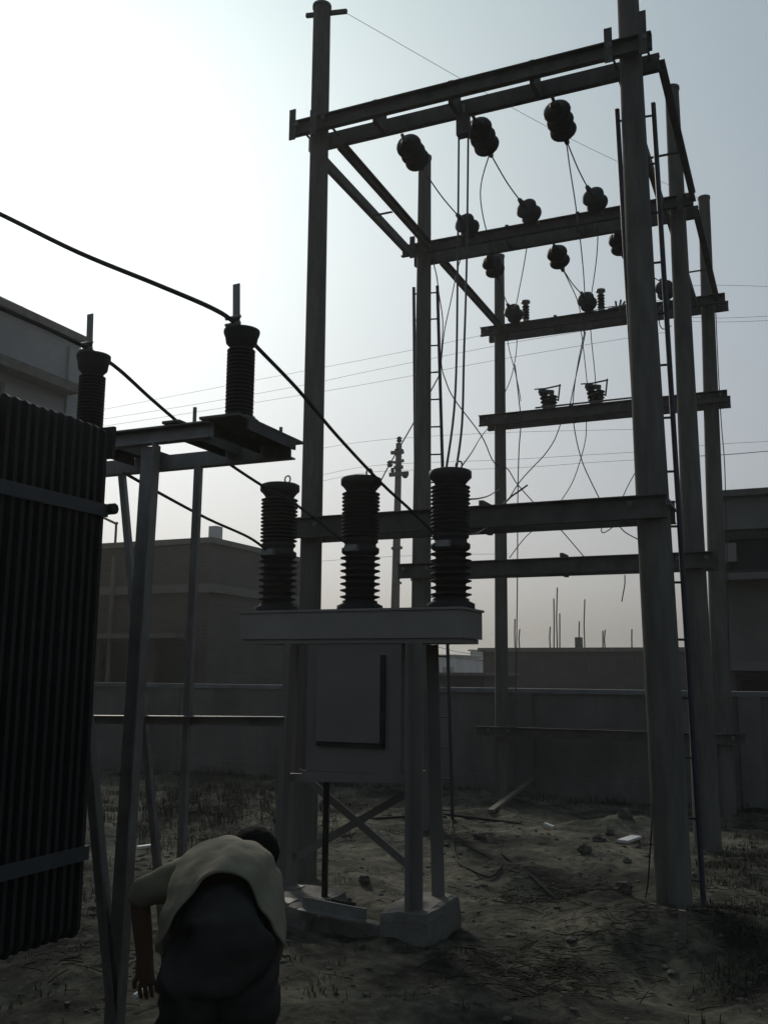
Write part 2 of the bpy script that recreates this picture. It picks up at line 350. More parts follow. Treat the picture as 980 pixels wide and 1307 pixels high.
# low shed and pale town in the gap
s0, s1 = P(540, 858, 24), P(617, 858, 24)
t = thing('low_shed', 'low dark shed seen in the gap under the breaker tank', 'shed', (s0.x + 1, 24, 0))
MB().box((s0.x - 4, 24, -0.3), (s1.x, 27, s0.z - 0.08)).build('wall', M['farbrick'], t)
MB().box((s0.x - 4.1, 23.85, s0.z - 0.078), (s1.x + 0.1, 27.1, s0.z)).build('roof', M['concrete'], t)
for px0, px1, pt, yy, lab in ((560, 580, 838, 70, 'pale far house left of the ladder rail in the gap'), (583, 601, 843, 85, 'small pale far house in the gap under the tank'), (600, 625, 831, 95, 'taller pale far house beside the unfinished building')):
    a, b2 = P(px0, pt, yy), P(px1, pt, yy)
    t = thing('far_house', lab, 'house', (a.x, yy, 0), 'pale houses far behind')
    MB().box((a.x, yy, -0.3), (b2.x, yy + 6, a.z)).build('wall', M['far'], t)
    MB().box((a.x - 0.2, yy - 0.2, a.z + 0.003), (b2.x + 0.2, yy + 6.2, a.z + 0.15)).build('roof', M['coping'], t)
    for k in (0.25, 0.65):
        xw = a.x + (b2.x - a.x) * k; MB().box((xw, yy - 0.03, a.z - 1.5), (xw + 0.35, yy - 0.005, a.z - 0.8)).build('window', M['render'], t)

# ------------------------------------------------------------------ gantry grid
XL, XR = -3.70, -0.93
Y1, Y2, Y3 = 6.865, 9.522, 12.329
HA, HB, HC, HD, HE = 6.293, 5.015, 2.744, 2.661, 0.843
GP = 'tubular poles of the gantry'
def pole(name, label, pts, Y, zt, cap=True):
    """pts: (photo x, photo y, width in the photo) of the shaft, top to foot"""
    q = [P(x, y, Y) for x, y, w_ in pts]; rr = [p[2] / 2 * depth(c) / F for p, c in zip(pts, q)]
    def at(z):
        i = 0
        while i < len(q) - 2 and z < q[i + 1].z: i += 1
        k = (z - q[i].z) / (q[i + 1].z - q[i].z); return q[i] + (q[i + 1] - q[i]) * k, rr[i] + (rr[i + 1] - rr[i]) * k
    base, r0 = at(-0.35); tp, r1 = at(zt)
    t = thing(name, label, 'pole', (base.x, base.y, 0), GP)
    mids = [at(z) for z in (0.8, 1.7, 2.6, 3.5, 4.4, 5.3, 6.2)]
    sh = MB(); sh.tube([base] + [m[0] for m in mids] + [tp], [r0] + [m[1] for m in mids] + [r1], 24); sh.build('shaft', M['pole'], t)
    if cap:
        MB().lathe([(r1 + 0.008, 0), (r1 + 0.008, 0.03), (0.01, 0.045)], tp, n=20).build('cap', M['steel'], t)
    return t, at
pL1, aL1 = pole('steel_pole', 'front left pole with earth wire bracket on top, rising behind the breaker', [(411, 14, 22), (389, 1100, 31)], Y1, 7.52)
q = aL1(7.5)[0]
MB().bar(q + V((-0.16, 0, 0.0)), q + V((0.24, 0.02, -0.06)), 0.03, 0.035).build('earth_wire_bracket', M['steel'], pL1)
pL2, aL2 = pole('steel_pole', 'middle left pole with a ladder behind it and the breaker before it', [(542, 205, 16), (538, 700, 24)], Y2, 7.46)
pL3, aL3 = pole('steel_pole', 'rearmost left pole by the boundary wall, thinnest of the left row', [(637, 335, 12.5), (640.5, 1000, 18)], Y3, 7.42)
pR1, aR1 = pole('steel_pole', 'thick front right pole nearest the camera, its top cut by the frame', [(801, 0, 26.5), (818, 370, 35), (830, 600, 41), (841.5, 800, 44), (860, 1150, 46)], Y1, 8.1)
pR2, aR2 = pole('steel_pole', 'middle right pole just right of the thick front one', [(857, 118, 17), (899, 1000, 33)], Y2, 7.62)
pR3, aR3 = pole('steel_pole', 'rearmost right pole before the dark right building', [(898, 258, 14), (922, 950, 26)], Y3, 7.74)
POLE = {('L', 1): aL1, ('L', 2): aL2, ('L', 3): aL3, ('R', 1): aR1, ('R', 2): aR2, ('R', 3): aR3}
ROWY = {1: Y1, 2: Y2, 3: Y3}

def cross_arm(label, row, h, xl, xr, hh=0.11, gap=0.115, stubs=(), tall=()):
    Y = ROWY[row]; pl, pr = POLE[('L', row)](h)[0], POLE[('R', row)](h)[0]
    slope = 0
    t = thing('cross_arm', label, 'cross-arm', ((xl + xr) / 2, Y, h), 'steel cross-arms of the gantry')
    MB().channel((xl, Y - gap, h), (xr - 0.02, Y - gap, h), hh, 0.055, 0.008, 1).build('channel', M['steel'], t)
    MB().channel((xl + 0.04, Y + gap, h), (xr, Y + gap, h), hh, 0.055, 0.008, -1).build('channel', M['steel'], t)
    for x in stubs:
        MB().box((x - 0.018, Y - gap + 0.009, h - hh / 2 - 0.02), (x + 0.018, Y + gap - 0.009, h + hh / 2 + 0.05)).build('spacer_plate', M['steel'], t)
    for (x, up) in tall:
        MB().box((x - 0.03, Y - gap - 0.068, h - hh / 2 - 0.05), (x + 0.03, Y - gap - 0.057, h + hh / 2 + up)).build('clamp_plate', M['steel'], t)
    for pp in (pl, pr):
        for s in (-1, 1):
            bb = MB(); x = pp.x + s * 0.13
            bb.tube([(x, Y - gap - 0.075, h + 0.02), (x, Y + gap + 0.075, h + 0.02)], 0.011, 6)
            bb.tube([(x, Y - gap - 0.075, h + 0.02), (x, Y - gap - 0.06, h + 0.02)], 0.02, 6); bb.build('bolt', M['galv'], t)
    return t
xs1 = [P(px, 118, Y1).x for px in (485, 580, 683)]
cross_arm('top double-channel cross-arm of the front pole pair, highest in the frame', 1, HA, P(374, 170, Y1 - .1).x, P(838, 62, Y1).x, 0.135, 0.118, xs1,
          [(P(386, 170, Y1).x, 0.1), (P(781, 65, Y1).x, 0.1), (P(824, 60, Y1).x, 0.17), (P(412, 170, Y1).x, 0.05)])
cross_arm('top cross-arm of the middle pole pair with disc insulators on both sides', 2, HA, P(519, 330, Y2).x, P(889, 268, Y2).x, 0.125, 0.125, [P(650, 300, Y2).x, P(740, 300, Y2).x],
          [(P(534, 325, Y2).x, 0.08), (P(870, 268, Y2).x, 0.06)])
cross_arm('top cross-arm of the rear pole pair carrying small surge arresters', 3, HA, P(617, 430, Y3).x, P(928, 385, Y3).x, 0.125, 0.12, [P(710, 400, Y3).x, P(800, 400, Y3).x])
cross_arm('second cross-arm of the rear pole pair carrying the fuse cutouts', 3, HB, P(615, 541, Y3).x, P(931, 511, Y3).x, 0.15, 0.12, [P(730, 525, Y3).x])
cross_arm('low cross-arm of the front pole pair behind the breaker bushings', 1, HC, P(381, 676, Y1).x, P(858, 650, Y1).x, 0.165, 0.128, [P(620, 663, Y1).x])
cross_arm('low cross-arm of the middle pole pair just above the breaker tank', 2, HD, P(514, 730, Y2).x, P(915, 716, Y2).x, 0.155, 0.125, [P(720, 723, Y2).x])
cross_arm('lowest cross-arm of the rear pole pair before the boundary wall', 3, HE, P(612, 934, Y3).x, P(950, 942, Y3).x, 0.125, 0.12)

GT = 'tie beams running back between the pole rows'
def tie(label, y0, y1, xs, z, h=0.1):
    t = thing('tie_beam', label, 'beam', (xs[0][0], y0, z), GT)
    for x, s in xs: MB().channel((x, y0, z), (x, y1, z), h, 0.05, 0.008, s).build('channel', M['steel'], t)
    if len(xs) == 2:
        ym = y0 + 0.55 * (y1 - y0); MB().bar((xs[0][0], ym, z - 0.06), (xs[1][0], ym, z - 0.06), 0.03, 0.008).build('batten', M['steel'], t)
    return t
tie('double tie beam from front left pole back to the middle left pole', Y1 + .19, Y2 - .19, [(XL - .11, -1), (XL + .11, 1)], HA - 0.02)
tie('single tie beam from middle left pole back to the rear left pole', Y2 + .19, Y3 - .18, [(XL + .1, 1)], HA - 0.02)
tie('double tie beam from thick front right pole back to the middle right pole', Y1 + .19, Y2 - .19, [(XR - .12, -1), (XR + .14, 1)], HA + 0.0)
tie('tie beam from middle right pole back to the rear right pole', Y2 + .19, Y3 - .18, [(XR + .13, 1), (XR - .09, -1)], HA)

# ------------------------------------------------------------------ disc insulator strings
DISC = [(0.03, 0), (0.045, 0.012), (0.045, 0.045), (0.075, 0.055), (0.112, 0.074), (0.116, 0.088), (0.09, 0.098), (0.06, 0.10), (0.03, 0.105)]
GI = 'disc insulator strings of the gantry'
def string(att, end, label, n=3, sc=1.0):
    a, e = V(att), V(end); d = (e - a).normalized(); L = (e - a).length; hw = 0.09
    t = thing('disc_insulator', label, 'insulator', a, GI)
    MB().tube([a, a + d * (hw + 0.01)], 0.016, 6).build('hook', M['galv'], t)
    pitch = (L - 2 * hw) / n
    for k in range(n):
        MB().lathe([(r * sc, h * pitch / 0.105) for r, h in DISC], a + d * (hw + k * pitch), d, 18).build('disc', M['porcelain'], t)
    c = MB(); c.tube([e - d * hw, e], 0.018, 6); c.lathe([(0.022, -0.05), (0.028, 0), (0.02, 0.05)], e, d, 8); c.build('strain_clamp', M['steel'], t)
    return e
yr = Y1 + 0.14; yf2 = Y2 - 0.19; yb2 = Y2 + 0.14; yf3 = Y3 - 0.18
S1 = [string(P(*a, yr), P(*b, yr + 0.52), l) for a, b, l in (
    ((513, 172), (537, 212), 'left string of brown discs hanging from the front top cross-arm'),
    ((603, 147), (625, 195), 'middle string of brown discs hanging from the front top cross-arm'),
    ((704, 122), (722, 178), 'right string of brown discs hanging from the front top cross-arm'))]
S2 = [string(P(*a, yf2), P(*b, yf2 - 0.4), l, 2) for a, b, l in (
    ((610, 304), (586, 277), 'left string of discs on the near side of the middle cross-arm'),
    ((688, 287), (665, 258), 'middle string of discs on the near side of the middle cross-arm'),
    ((770, 274), (751, 242), 'right string of discs on the near side of the middle cross-arm'))]
S2b = [string(P(*a, yb2), P(*b, yb2 + 0.42), l, 2) for a, b, l in (
    ((621, 320), (635, 353), 'left string of discs behind the middle cross-arm'),
    ((705, 308), (717, 342), 'middle string of discs behind the middle cross-arm'),
    ((785, 290), (795, 325), 'string of discs behind the middle cross-arm half hidden by thick pole'))]
S3 = [string(P(*a, yf3), P(*b, yf3 - 0.4), l, 2) for a, b, l in (
    ((664, 413), (649, 391), 'left string of discs on the rear top cross-arm beside a small arrester'),
    ((757, 398), (743, 376), 'middle string of discs on the rear top cross-arm beside a small arrester'),
    ((854, 385), (844, 360), 'string of discs on the rear top cross-arm between the right poles'))]
# a short hanging clamp for the two droppers
hc = P(591, 150, Y1 + 0.1)
t = thing('hanging_clamp', 'small clamp block under front top cross-arm holding two vertical cables', 'clamp', hc)
MB().box((hc.x - .05, hc.y - .04, hc.z - .17), (hc.x + .05, hc.y + .04, hc.z + .02)).build('clamp_body', M['steel'], t)
MB().tube([hc + V((0, 0, 0)), hc + V((0, 0, .12))], 0.015, 6).build('hook', M['galv'], t)

# ------------------------------------------------------------------ arresters and fuse cutouts on the rear pair
def arrester(px, py, label):
    b = P(px, py, Y3 - 0.1); b.z = HA + 0.0655
    t = thing('surge_arrester', label, 'surge arrester', b, 'small surge arresters on the rear cross-arm')
    MB().lathe([(.05, 0), (.05, .03), (.03, .035), (.03, .05)], b, n=14).build('base', M['galv'], t)
    pr = []
    for k in range(5): z = .05 + k * .04; pr += [(.036, z), (.052, z + .012), (.052, z + .018), (.036, z + .032)]
    MB().lathe(pr, b, n=14).build('porcelain_body', M['porcelain'], t)
    MB().lathe([(.035, .25), (.035, .275), (.062, .28), (.062, .31), (.02, .318)], b, n=14).build('cap', M['galv'], t)
arrester(671, 412, 'small upright surge arrester beside the rear left disc string')
arrester(767, 398, 'small upright surge arrester beside the rear middle disc string')
b = P(788, 392, Y3 - 0.15)
t = thing('line_connector', 'small spiky line connector on the wire left of the thick front pole', 'connector', b)
MB().tube([b + V((-.13, 0, -.01)), b + V((.16, 0, .02))], .014, 6).build('terminal_bar', M['galv'], t)
for dx, dz in ((-.03, .09), (.04, .1), (.03, -.07), (.09, .07)): MB().tube([b + V((dx * .6, 0, 0)), b + V((dx, .02, dz))], .016, 6).build('bolt', M['galv'], t)

SHED = []
for k in range(4): z = k * .056; SHED += [(.04, z), (.066, z + .018), (.066, z + .034), (.04, z + .05)]
def cutout(px, py, label):
    b = P(px, py, Y3 - 0.1); b.z = HB + 0.0785
    t = thing('fuse_cutout', label, 'fuse cutout', b, 'fuse cutouts on the second rear cross-arm')
    MB().box((b.x - .07, b.y - .05, b.z), (b.x + .08, b.y + .05, b.z + .03)).build('base', M['steel'], t)
    for dx, tl, ks in ((-.03, -.16, 1.0), (.045, .1, .72)):
        ax = V((tl, 0, 1)).normalized()
        MB().lathe([(r_, q_ * ks) for r_, q_ in SHED], b + V((dx, 0, .03)), ax, 14).build('insulator', M['porcelain'], t)
    MB().bar(b + V((-.13, 0, .262)), b + V((.07, 0, .225)), .06, .055).build('contact', M['steel'], t)
    c = MB(); c.tube([b + V((-.12, 0, .285)), b + V((.17, 0, .315))], .011, 6); c.tube([b + V((.13, 0, .10)), b + V((.16, 0, .33))], .012, 6)
    c.tube([b + V((-.19, 0, .30)), b + V((-.05, 0, .295))], .009, 6); c.build('fuse_arm', M['steel'], t)
cutout(700, 522, 'fuse cutout with dark sheds on the second rear cross-arm, left one')
cutout(760, 516, 'fuse cutout with dark sheds on the second rear cross-arm, nearer thick pole')
a, b2 = P(683, 525, Y3 - .16), P(835, 512, Y3 - .16)
tag(MB().tube([(a.x, a.y, HB + .1), (b2.x, b2.y, HB + .1)], .012, 6).build('operating_rod', M['galv'], origin=(a.x, a.y, HB + .1)), 'thin rod lying along the top of the second rear cross-arm', 'rod')

# ------------------------------------------------------------------ ladders behind two poles
def ladder(label, rails, Y, pitch=0.32):
    (t0, b0), (t1, b1) = rails
    pts = []
    for tp, bt in rails:
        a, b = P(*tp, Y), P(*bt, Y); k = (a.z + 0.1) / (a.z - b.z); pts.append((a, a + (b - a) * k))
    t = thing('ladder', label, 'ladder', (pts[0][1] + pts[1][1]) / 2, 'slim ladders behind poles')
    for a, b in pts: MB().tube([a, b], 0.02, 8).build('rail', M['rod'], t)
    n = int((pts[0][0].z) / pitch)
    for k in range(n):
        f = (0.25 + k) / n; p, q = pts[0][0].lerp(pts[0][1], f), pts[1][0].lerp(pts[1][1], f)
        MB().tube([p, q], 0.009, 6).build('rung', M['rod'], t)
ladder('slim dark ladder behind the thick front right pole', (((787, 140), (846, 1133)), ((833, 132), (896, 1133))), 7.12, 0.4)
ladder('slim dark ladder standing behind the middle left pole', (((528, 367), (534, 1048)), ((558, 365), (577.5, 1048))), 9.95)

# ------------------------------------------------------------------ circuit breaker
BY = 5.6
t = thing('circuit_breaker', 'outdoor circuit breaker with three ribbed bushings on a grey tank over a cabinet', 'circuit breaker', (-2.7, 5.8, 0.2))
tb = MB(); x0, x1, z0, z1 = -3.535, -1.94, 1.81, 1.985
tb.box((x0, BY, z0), (x1, BY + .42, z1)); tb.build('tank', M['paint'], t)
MB().box((x0 - .012, BY - .012, z1 + .001), (x1 + .012, BY + .432, z1 + .016)).build('tank_lid', M['paint'], t)
MB().box((x0 + .02, BY + .02, z0 - .03), (x1 - .02, BY + .4, z0 - .002)).build('tank_flange', M['paint'], t)
def bushing(bx, by, parent):
    z = z1 + .017; pr = [(.155, 0), (.155, .03), (.12, .045), (.118, .06)]
    h = .06
    for k in range(7): pr += [(.098, h + .004), (.102, h + .012), (.135, h + .022), (.135, h + .028), (.098, h + .036)]; h += .0405
    pr2 = [(.098, h), (.118, h + .01), (.128, h + .02), (.128, h + .045), (.108, h + .055), (.106, h + .075), (.12, h + .085), (.12, h + .10), (.1, h + .112)]
    h2 = h + .112; pr3 = []
    for k in range(12): pr3 += [(.103, h2), (.130, h2 + .008), (.130, h2 + .013), (.103, h2 + .02)]; h2 += .0245
    pr4 = [(.1, h2), (.105, h2 + .012), (.12, h2 + .03), (.14, h2 + .048), (.14, h2 + .085), (.125, h2 + .093), (.02, h2 + .098)]
    tot = h2 + .098; s = .915 / tot; sc = lambda p: [(r, q * s) for r, q in p]
    MB().lathe(sc(pr), (bx, by, z), n=28).build('lower_porcelain', M['porcelain'], parent)
    MB().lathe(sc(pr2), (bx, by, z), n=28).build('middle_flange', M['fin'], parent)
    MB().lathe(sc(pr3), (bx, by, z), n=28).build('upper_porcelain', M['porcelain'], parent)
    MB().lathe(sc(pr4), (bx, by, z), n=28).build('top_cap', M['fin'], parent)
    zt = z + tot * s
    r = MB(); r.tube([V((bx + .06 + .022 * math.cos(u), by, zt + .028 + .026 * math.sin(u))) for u in np.linspace(-math.pi / 2, 1.5 * math.pi, 13)], .006, 6); r.build('lifting_eye', M['galv'], parent)
    return V((bx, by - .128, z + (h + .035) * s)), V((bx, by, zt))
BUSH = [bushing(P(px, 700, BY + .21).x, BY + .21, t) for px in (355.5, 460, 575)]
cx0, cx1, cz0 = P(387, 985, BY).x, P(509, 985, BY).x, P(450, 987, BY).z
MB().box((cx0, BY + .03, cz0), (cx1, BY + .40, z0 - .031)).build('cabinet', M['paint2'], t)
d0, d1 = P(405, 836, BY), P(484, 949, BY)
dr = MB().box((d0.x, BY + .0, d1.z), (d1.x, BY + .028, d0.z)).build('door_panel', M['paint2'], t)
MB().box((d1.x + .004, BY + .005, d1.z - .02), (d1.x + .028, BY + .028, d0.z)).build('door_side_strip', M['fin'], t)  # dark strip along the right edge of the door panel
MB().box((d0.x, BY + .005, d1.z - .03), (d1.x + .028, BY + .028, d1.z - .006)).build('door_lower_strip', M['fin'], t)  # dark strip along the lower edge, meeting the one at the right
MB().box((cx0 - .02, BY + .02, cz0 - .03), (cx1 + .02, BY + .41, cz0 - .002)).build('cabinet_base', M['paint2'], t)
lx0, lx1 = cx0 - .10, cx1 + .03
xf = P(523, 1140, BY + .02).x; xr2 = P(551, 1140, BY + .38).x; xr3 = P(372, 1120, BY + .38).x
for (xt, xb), y, sx, sy in (((lx0 + .02, lx0 - .03), BY + .02, 1, 1), ((xf, xf + .0), BY + .02, -1, 1), ((xr3 + .02, xr3), BY + .38, 1, -1), ((xr2 - .04, xr2), BY + .38, -1, -1)):
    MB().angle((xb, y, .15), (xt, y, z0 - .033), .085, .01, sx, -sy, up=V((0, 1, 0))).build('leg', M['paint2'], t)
    MB().box((xb - .07, y - .07, .142), (xb + .07, y + .07, .156)).build('foot_plate', M['paint2'], t)
br = BY + .40
a, b2 = P(380, 984, br), P(520, 1104, br); MB().bar(a, b2, .012, .05).build('cross_brace', M['paint2'], t)
a, b2 = P(527, 1008, br + .02), P(378, 1094, br + .02); MB().bar(a, b2, .012, .05).build('cross_brace', M['paint2'], t)
a, b2 = P(365, 992, BY + .03), P(520, 994, BY + .03); MB().bar(a, b2, .03, .05).build('cross_rail', M['paint2'], t)
a = P(417, 985, BY + .25); gzp = G(417, 1133, .03)
tag(wire('conduit_pipe', [(a.x, a.y, cz0 - .032), (a.x, a.y, .6), (a.x, a.y, .2), (a.x + .02, a.y, .13), (a.x + .2, a.y + .05, .1)], .022, M['fin'], 'dark conduit pipe dropping from the breaker cabinet to the ground', 'pipe'))
t = thing('concrete_plinth', 'pair of low concrete pads carrying the circuit breaker legs', 'plinth', (-2.7, 5.8, 0))
def rough_block(name, lo, hi, n=(9, 9, 4), amp=.022, seed=0):
    """cast block with worn, uneven faces"""
    bm = bmesh.new(); bmesh.ops.create_cube(bm, size=1)
    bmesh.ops.subdivide_edges(bm, edges=bm.edges[:], cuts=7, use_grid_fill=True)
    b = MB(); vv = []
    for v in bm.verts:
        p = V([l + (h - l) * (c + .5) for l, h, c in zip(lo, hi, v.co)]); ed = sum(abs(c) > .46 for c in v.co)
        d = V((noise.noise(p * 5 + V((seed, 0, 0))), noise.noise(p * 5 + V((0, seed + 7, 0))), noise.noise(p * 6 + V((0, 0, seed + 3)))))
        ctr = (V(lo) + V(hi)) / 2; p = p + d * amp - (p - ctr).normalized() * (.016 * max(0, ed - 1)) * (1 + noise.noise(p * 9))
        vv.append(p)
    b.add(vv, [tuple(q.index for q in f.verts) for f in bm.faces], False); bm.free()
    return b.build(name, M['concrete'], t)
rough_block('pad', (lx0 - .17, BY - .1, -.25), (lx0 + .2, BY + .5, .15), seed=1)
rough_block('pad', (lx1 - .13, BY - .1, -.25), (lx1 + .20, BY + .52, .195), seed=2)
rough_block('edge_beam', (lx0 + .2, BY - .04, -.2), (lx1 - .13, BY + .05, .10), seed=3)
a, b2 = P(392, 1143, BY + .0), P(468, 1167, BY - .05)
MB().angle((lx0 + .15, BY - .06, .14), (lx1 - .2, BY - .09, .12), .07, .008, 1, 1).build('edge_angle', M['galv'], t)
# ------------------------------------------------------------------ current transformer stand at left
A, Bq, ZT = 3.2, 3.62, 2.57
t = thing('equipment_stand', 'tall steel stand of slim legs carrying ribbed bushings at left', 'stand', (-2.6, 3.4, 0))
xe = P(300, 555, A).x
MB().channel((-3.6, A, ZT), (xe - .1, A, ZT), .07, .045, .007, 1).build('top_beam', M['galv'], t)
xeb = P(371, 580, Bq).x
MB().channel((-3.6, Bq, ZT), (xeb, Bq, ZT), .07, .045, .007, -1).build('top_beam', M['galv'], t)
for xc, wd in ((xe - .04, .19), (P(228, 560, A).x, .085), (P(115, 545, A).x, .17)):
    MB().box((xc - wd / 2, A - .06, ZT + .0365), (xc + wd / 2, Bq + .06, ZT + .048)).build('base_plate', M['steel'], t)
    MB().box((xc - wd / 2, A + .012, ZT - .005), (xc - wd / 2 + .01, Bq - .012, ZT + .0345)).build('cross_member', M['steel'], t)
    MB().box((xc + wd / 2 - .01, A + .012, ZT - .005), (xc + wd / 2, Bq - .012, ZT + .0345)).build('cross_member', M['steel'], t)
def leg(a, b, wd, m='galv', nm='leg'):
    return MB().angle(a, b, wd, .007, 1, 1, up=V((0.3, -1, 0))).build(nm, M[m], t)
a, b2 = P(203, 585, A), P(160, 1300, A); k = (a.z + .1) / (a.z - b2.z); leg(V((a.x, A + .01, ZT - .04)), a + (b2 - a) * k, .082)
a, b2 = P(261, 600, Bq), P(239, 1090, Bq); k = (a.z + .1) / (a.z - b2.z); leg(V((a.x, Bq - .01, ZT - .04)), a + (b2 - a) * k, .042)
a, b2 = P(158, 602, Bq), P(214, 1190, Bq); k = (a.z + .1) / (a.z - b2.z); leg(V((a.x, Bq + .02, ZT - .03)), a + (b2 - a) * k, .04)
a, b2 = P(100, 700, A), P(150, 1230, A); k = (a.z + .1) / (a.z - b2.z); leg(a, a + (b2 - a) * k, .06)
a, b2 = P(60, 912, Bq), P(369, 914, Bq)
MB().angle((a.x, Bq - .03, a.z), (b2.x, Bq - .03, b2.z), .04, .006, 1, -1).build('tie_bar', M['galv'], t)
for px, py, yy in ((248, 548, A), (323, 556, Bq - .2), (358, 574, Bq), (160, 600, Bq)):
    a = P(px, py, yy); MB().tube([(a.x, yy, ZT + .02), (a.x, yy, ZT + .11)], .008, 6).build('bolt', M['galv'], t)

GCT = 'ribbed bushings on the left stand'
def ct(px, label, ztop_px):
    yc = (A + Bq) / 2 - .06; a = P(px, 540, yc); x = a.x; z = ZT + .048
    zc = P(px, ztop_px[0], yc).z; zh = P(px, ztop_px[1], yc).z; zs = P(px, ztop_px[2], yc).z
    t = thing('instrument_bushing', label, 'bushing', (x, yc, z), GCT)
    MB().lathe([(.085, 0), (.085, .03), (.06, .045)], (x, yc, z), n=22).build('base_flange', M['steel'], t)
    n = 18; H = zc - z - .045; pr = []
    for k in range(n): q = .045 + H * k / n; pr += [(.052, q), (.0605, q + H / n * .3), (.0605, q + H / n * .65), (.052, q + H / n * .95)]
    MB().lathe(pr, (x, yc, z), n=22).build('porcelain_body', M['porcelain'], t)
    h = zh - zc
    MB().lathe([(.045, 0), (.05, h * .12), (.066, h * .3), (.07, h * .6), (.078, h * .85), (.078, h), (.03, h * 1.02)], (x, yc, zc), n=22).build('head', M['fin'], t)
    MB().box((x - .075, yc - .02, zh - .012), (x - .05, yc + .02, zh + .012)).build('terminal_lug', M['galv'], t)
    MB().bar(V((x - .028, yc, zh)), V((x - .036, yc, zs)), .034, .006, up=V((0, 1, 0))).build('terminal_strap', M['galv'], t)
    for q in (.02, .05): MB().tube([(x - .075, yc - .015, zh + q + .01), (x + .0, yc - .015, zh + q + .012)], .008, 6).build('clamp_bolt', M['galv'], t)
    return V((x - .03, yc - .01, zh + .035))
CT1 = ct(305, 'ribbed bushing with flat upright strap at right end of the left stand', (447, 423, 362))
CT2 = ct(115, 'ribbed bushing with flat upright strap rising behind the transformer fins', (481, 455, 401))

# ------------------------------------------------------------------ transformer at left edge
t = thing('power_transformer', 'dark transformer with tall radiator fins filling the left edge', 'transformer', (-2.9, 1.9, 0))
yE = 2.6; tp = P(137, 548, yE); bt = P(91, 1205, yE); fx = tp.x; zt, zb = tp.z, bt.z
MB().box((-3.9, 0.7, .25), (fx - .45, 2.45, zt - .25)).build('tank', M['fin'], t)
MB().box((-3.95, 0.65, zt - .248), (fx - .42, 2.5, zt - .2)).build('tank_lid', M['fin'], t)
for y in (1.0, 2.2): MB().channel((-4.0, y, .17), (fx - .4, y, .17), .15, .07, .01).build('base_rail', M['steel'], t)
fin0 = None
for k in range(34):
    y = yE - k * .041
    if fin0 is None:
        b = MB(); prof = [(fx - .4, zb + .02), (fx - .02, zb + .02), (fx, zb + .05), (fx, zt - .012), (fx - .015, zt), (fx - .4, zt)]
        vs = [V((px, y - .008, pz)) for px, pz in prof] + [V((px, y + .008, pz)) for px, pz in prof]
        n = 6; b.add(vs, [tuple(range(n)), tuple(range(n, 2 * n))[::-1]] + [(i, n + i, n + (i + 1) % n, (i + 1) % n) for i in range(n)])
        fin0 = b.build('radiator_fin', M['fin'], t)
    else:
        f = fin0.copy(); COL.objects.link(f); f.parent = t; f.location = (random.uniform(-.003, .003), -k * .041, .008 + random.uniform(-.002, .002))
for z, hh in ((P(133, 651, yE).z, .045), (P(97, 1088, yE).z, .045)):
    MB().box((fx + .001, yE - 1.4, z - hh / 2), (fx + .009, yE + .02, z + hh / 2)).build('stiffener_band', M['band'], t)
for z in (zt - .1, zb + .12): MB().tube([(fx - .3, yE + .03, z), (fx - .3, yE - 1.42, z)], .05, 10).build('header_pipe', M['fin'], t)
MB().box((fx - .3, yE + .02, zt - .1), (fx + .012, yE + .035, zt + .015)).build('end_plate', M['fin'], t)
MB().tube([(fx + .0, yE + .03, P(135, 648, yE).z), (fx + .03, yE + .03, P(135, 648, yE).z)], .02, 8).build('bolt', M['fin'], t)
tag(MB().box((-4.05, .75, -.2), (fx - .38, 2.5, .094)).build('transformer_pad', M['concrete'], origin=(-3.2, 1.6, 0)), 'concrete pad under the dark finned transformer at left edge', 'plinth')

# ------------------------------------------------------------------ thick cables from the stand to the breaker
GC = 'thick cables to the breaker bushings'
wire('power_cable', [P(-60, 246, 2.95), P(0, 273, 3.0), P(100, 322, 3.1), P(200, 363, 3.2), P(270, 393, 3.3), CT1, P(330, 445, 3.65), P(380, 497, 4.2), P(430, 556, 4.8), P(487, 617, 5.35), P(526, 653, 5.55), BUSH[2][0]],
     .0105, M['cable'], 'topmost thick cable crossing the sky from upper left to right bushing', 'cable', GC)
wire('power_cable', [P(-60, 366, 2.9), P(0, 393, 3.0), P(60, 419, 3.15), CT2, P(150, 470, 3.6), P(192, 508, 4.0), P(237, 547, 4.4), P(277, 581, 4.8), P(335, 620, 5.35), P(375, 642, 5.5), BUSH[1][0]],
     .0095, M['cable'], 'thick cable from the bushing behind the transformer to the middle breaker bushing', 'cable', GC)
wire('power_cable', [P(60, 553, 3.7), P(120, 583, 3.95), P(163, 606, 4.15), P(205, 630, 4.5), P(265, 662, 5.0), P(318, 686, 5.5), BUSH[0][0]],
     .0095, M['cable'], 'lowest thick cable passing under the stand to the left breaker bushing', 'cable', GC)
for i, (bx, lb) in enumerate(((0, 'left'), (1, 'middle'), (2, 'right'))):
    c = BUSH[i][0]; MB_ = MB().box((c.x - .045, c.y - .03, c.z - .02), (c.x + .045, c.y + .02, c.z + .02)).build('cable_clamp', M['galv'], origin=c)
    tag(MB_, 'small metal clamp on the %s bushing middle flange' % lb, 'clamp', 'clamps on the breaker bushings')

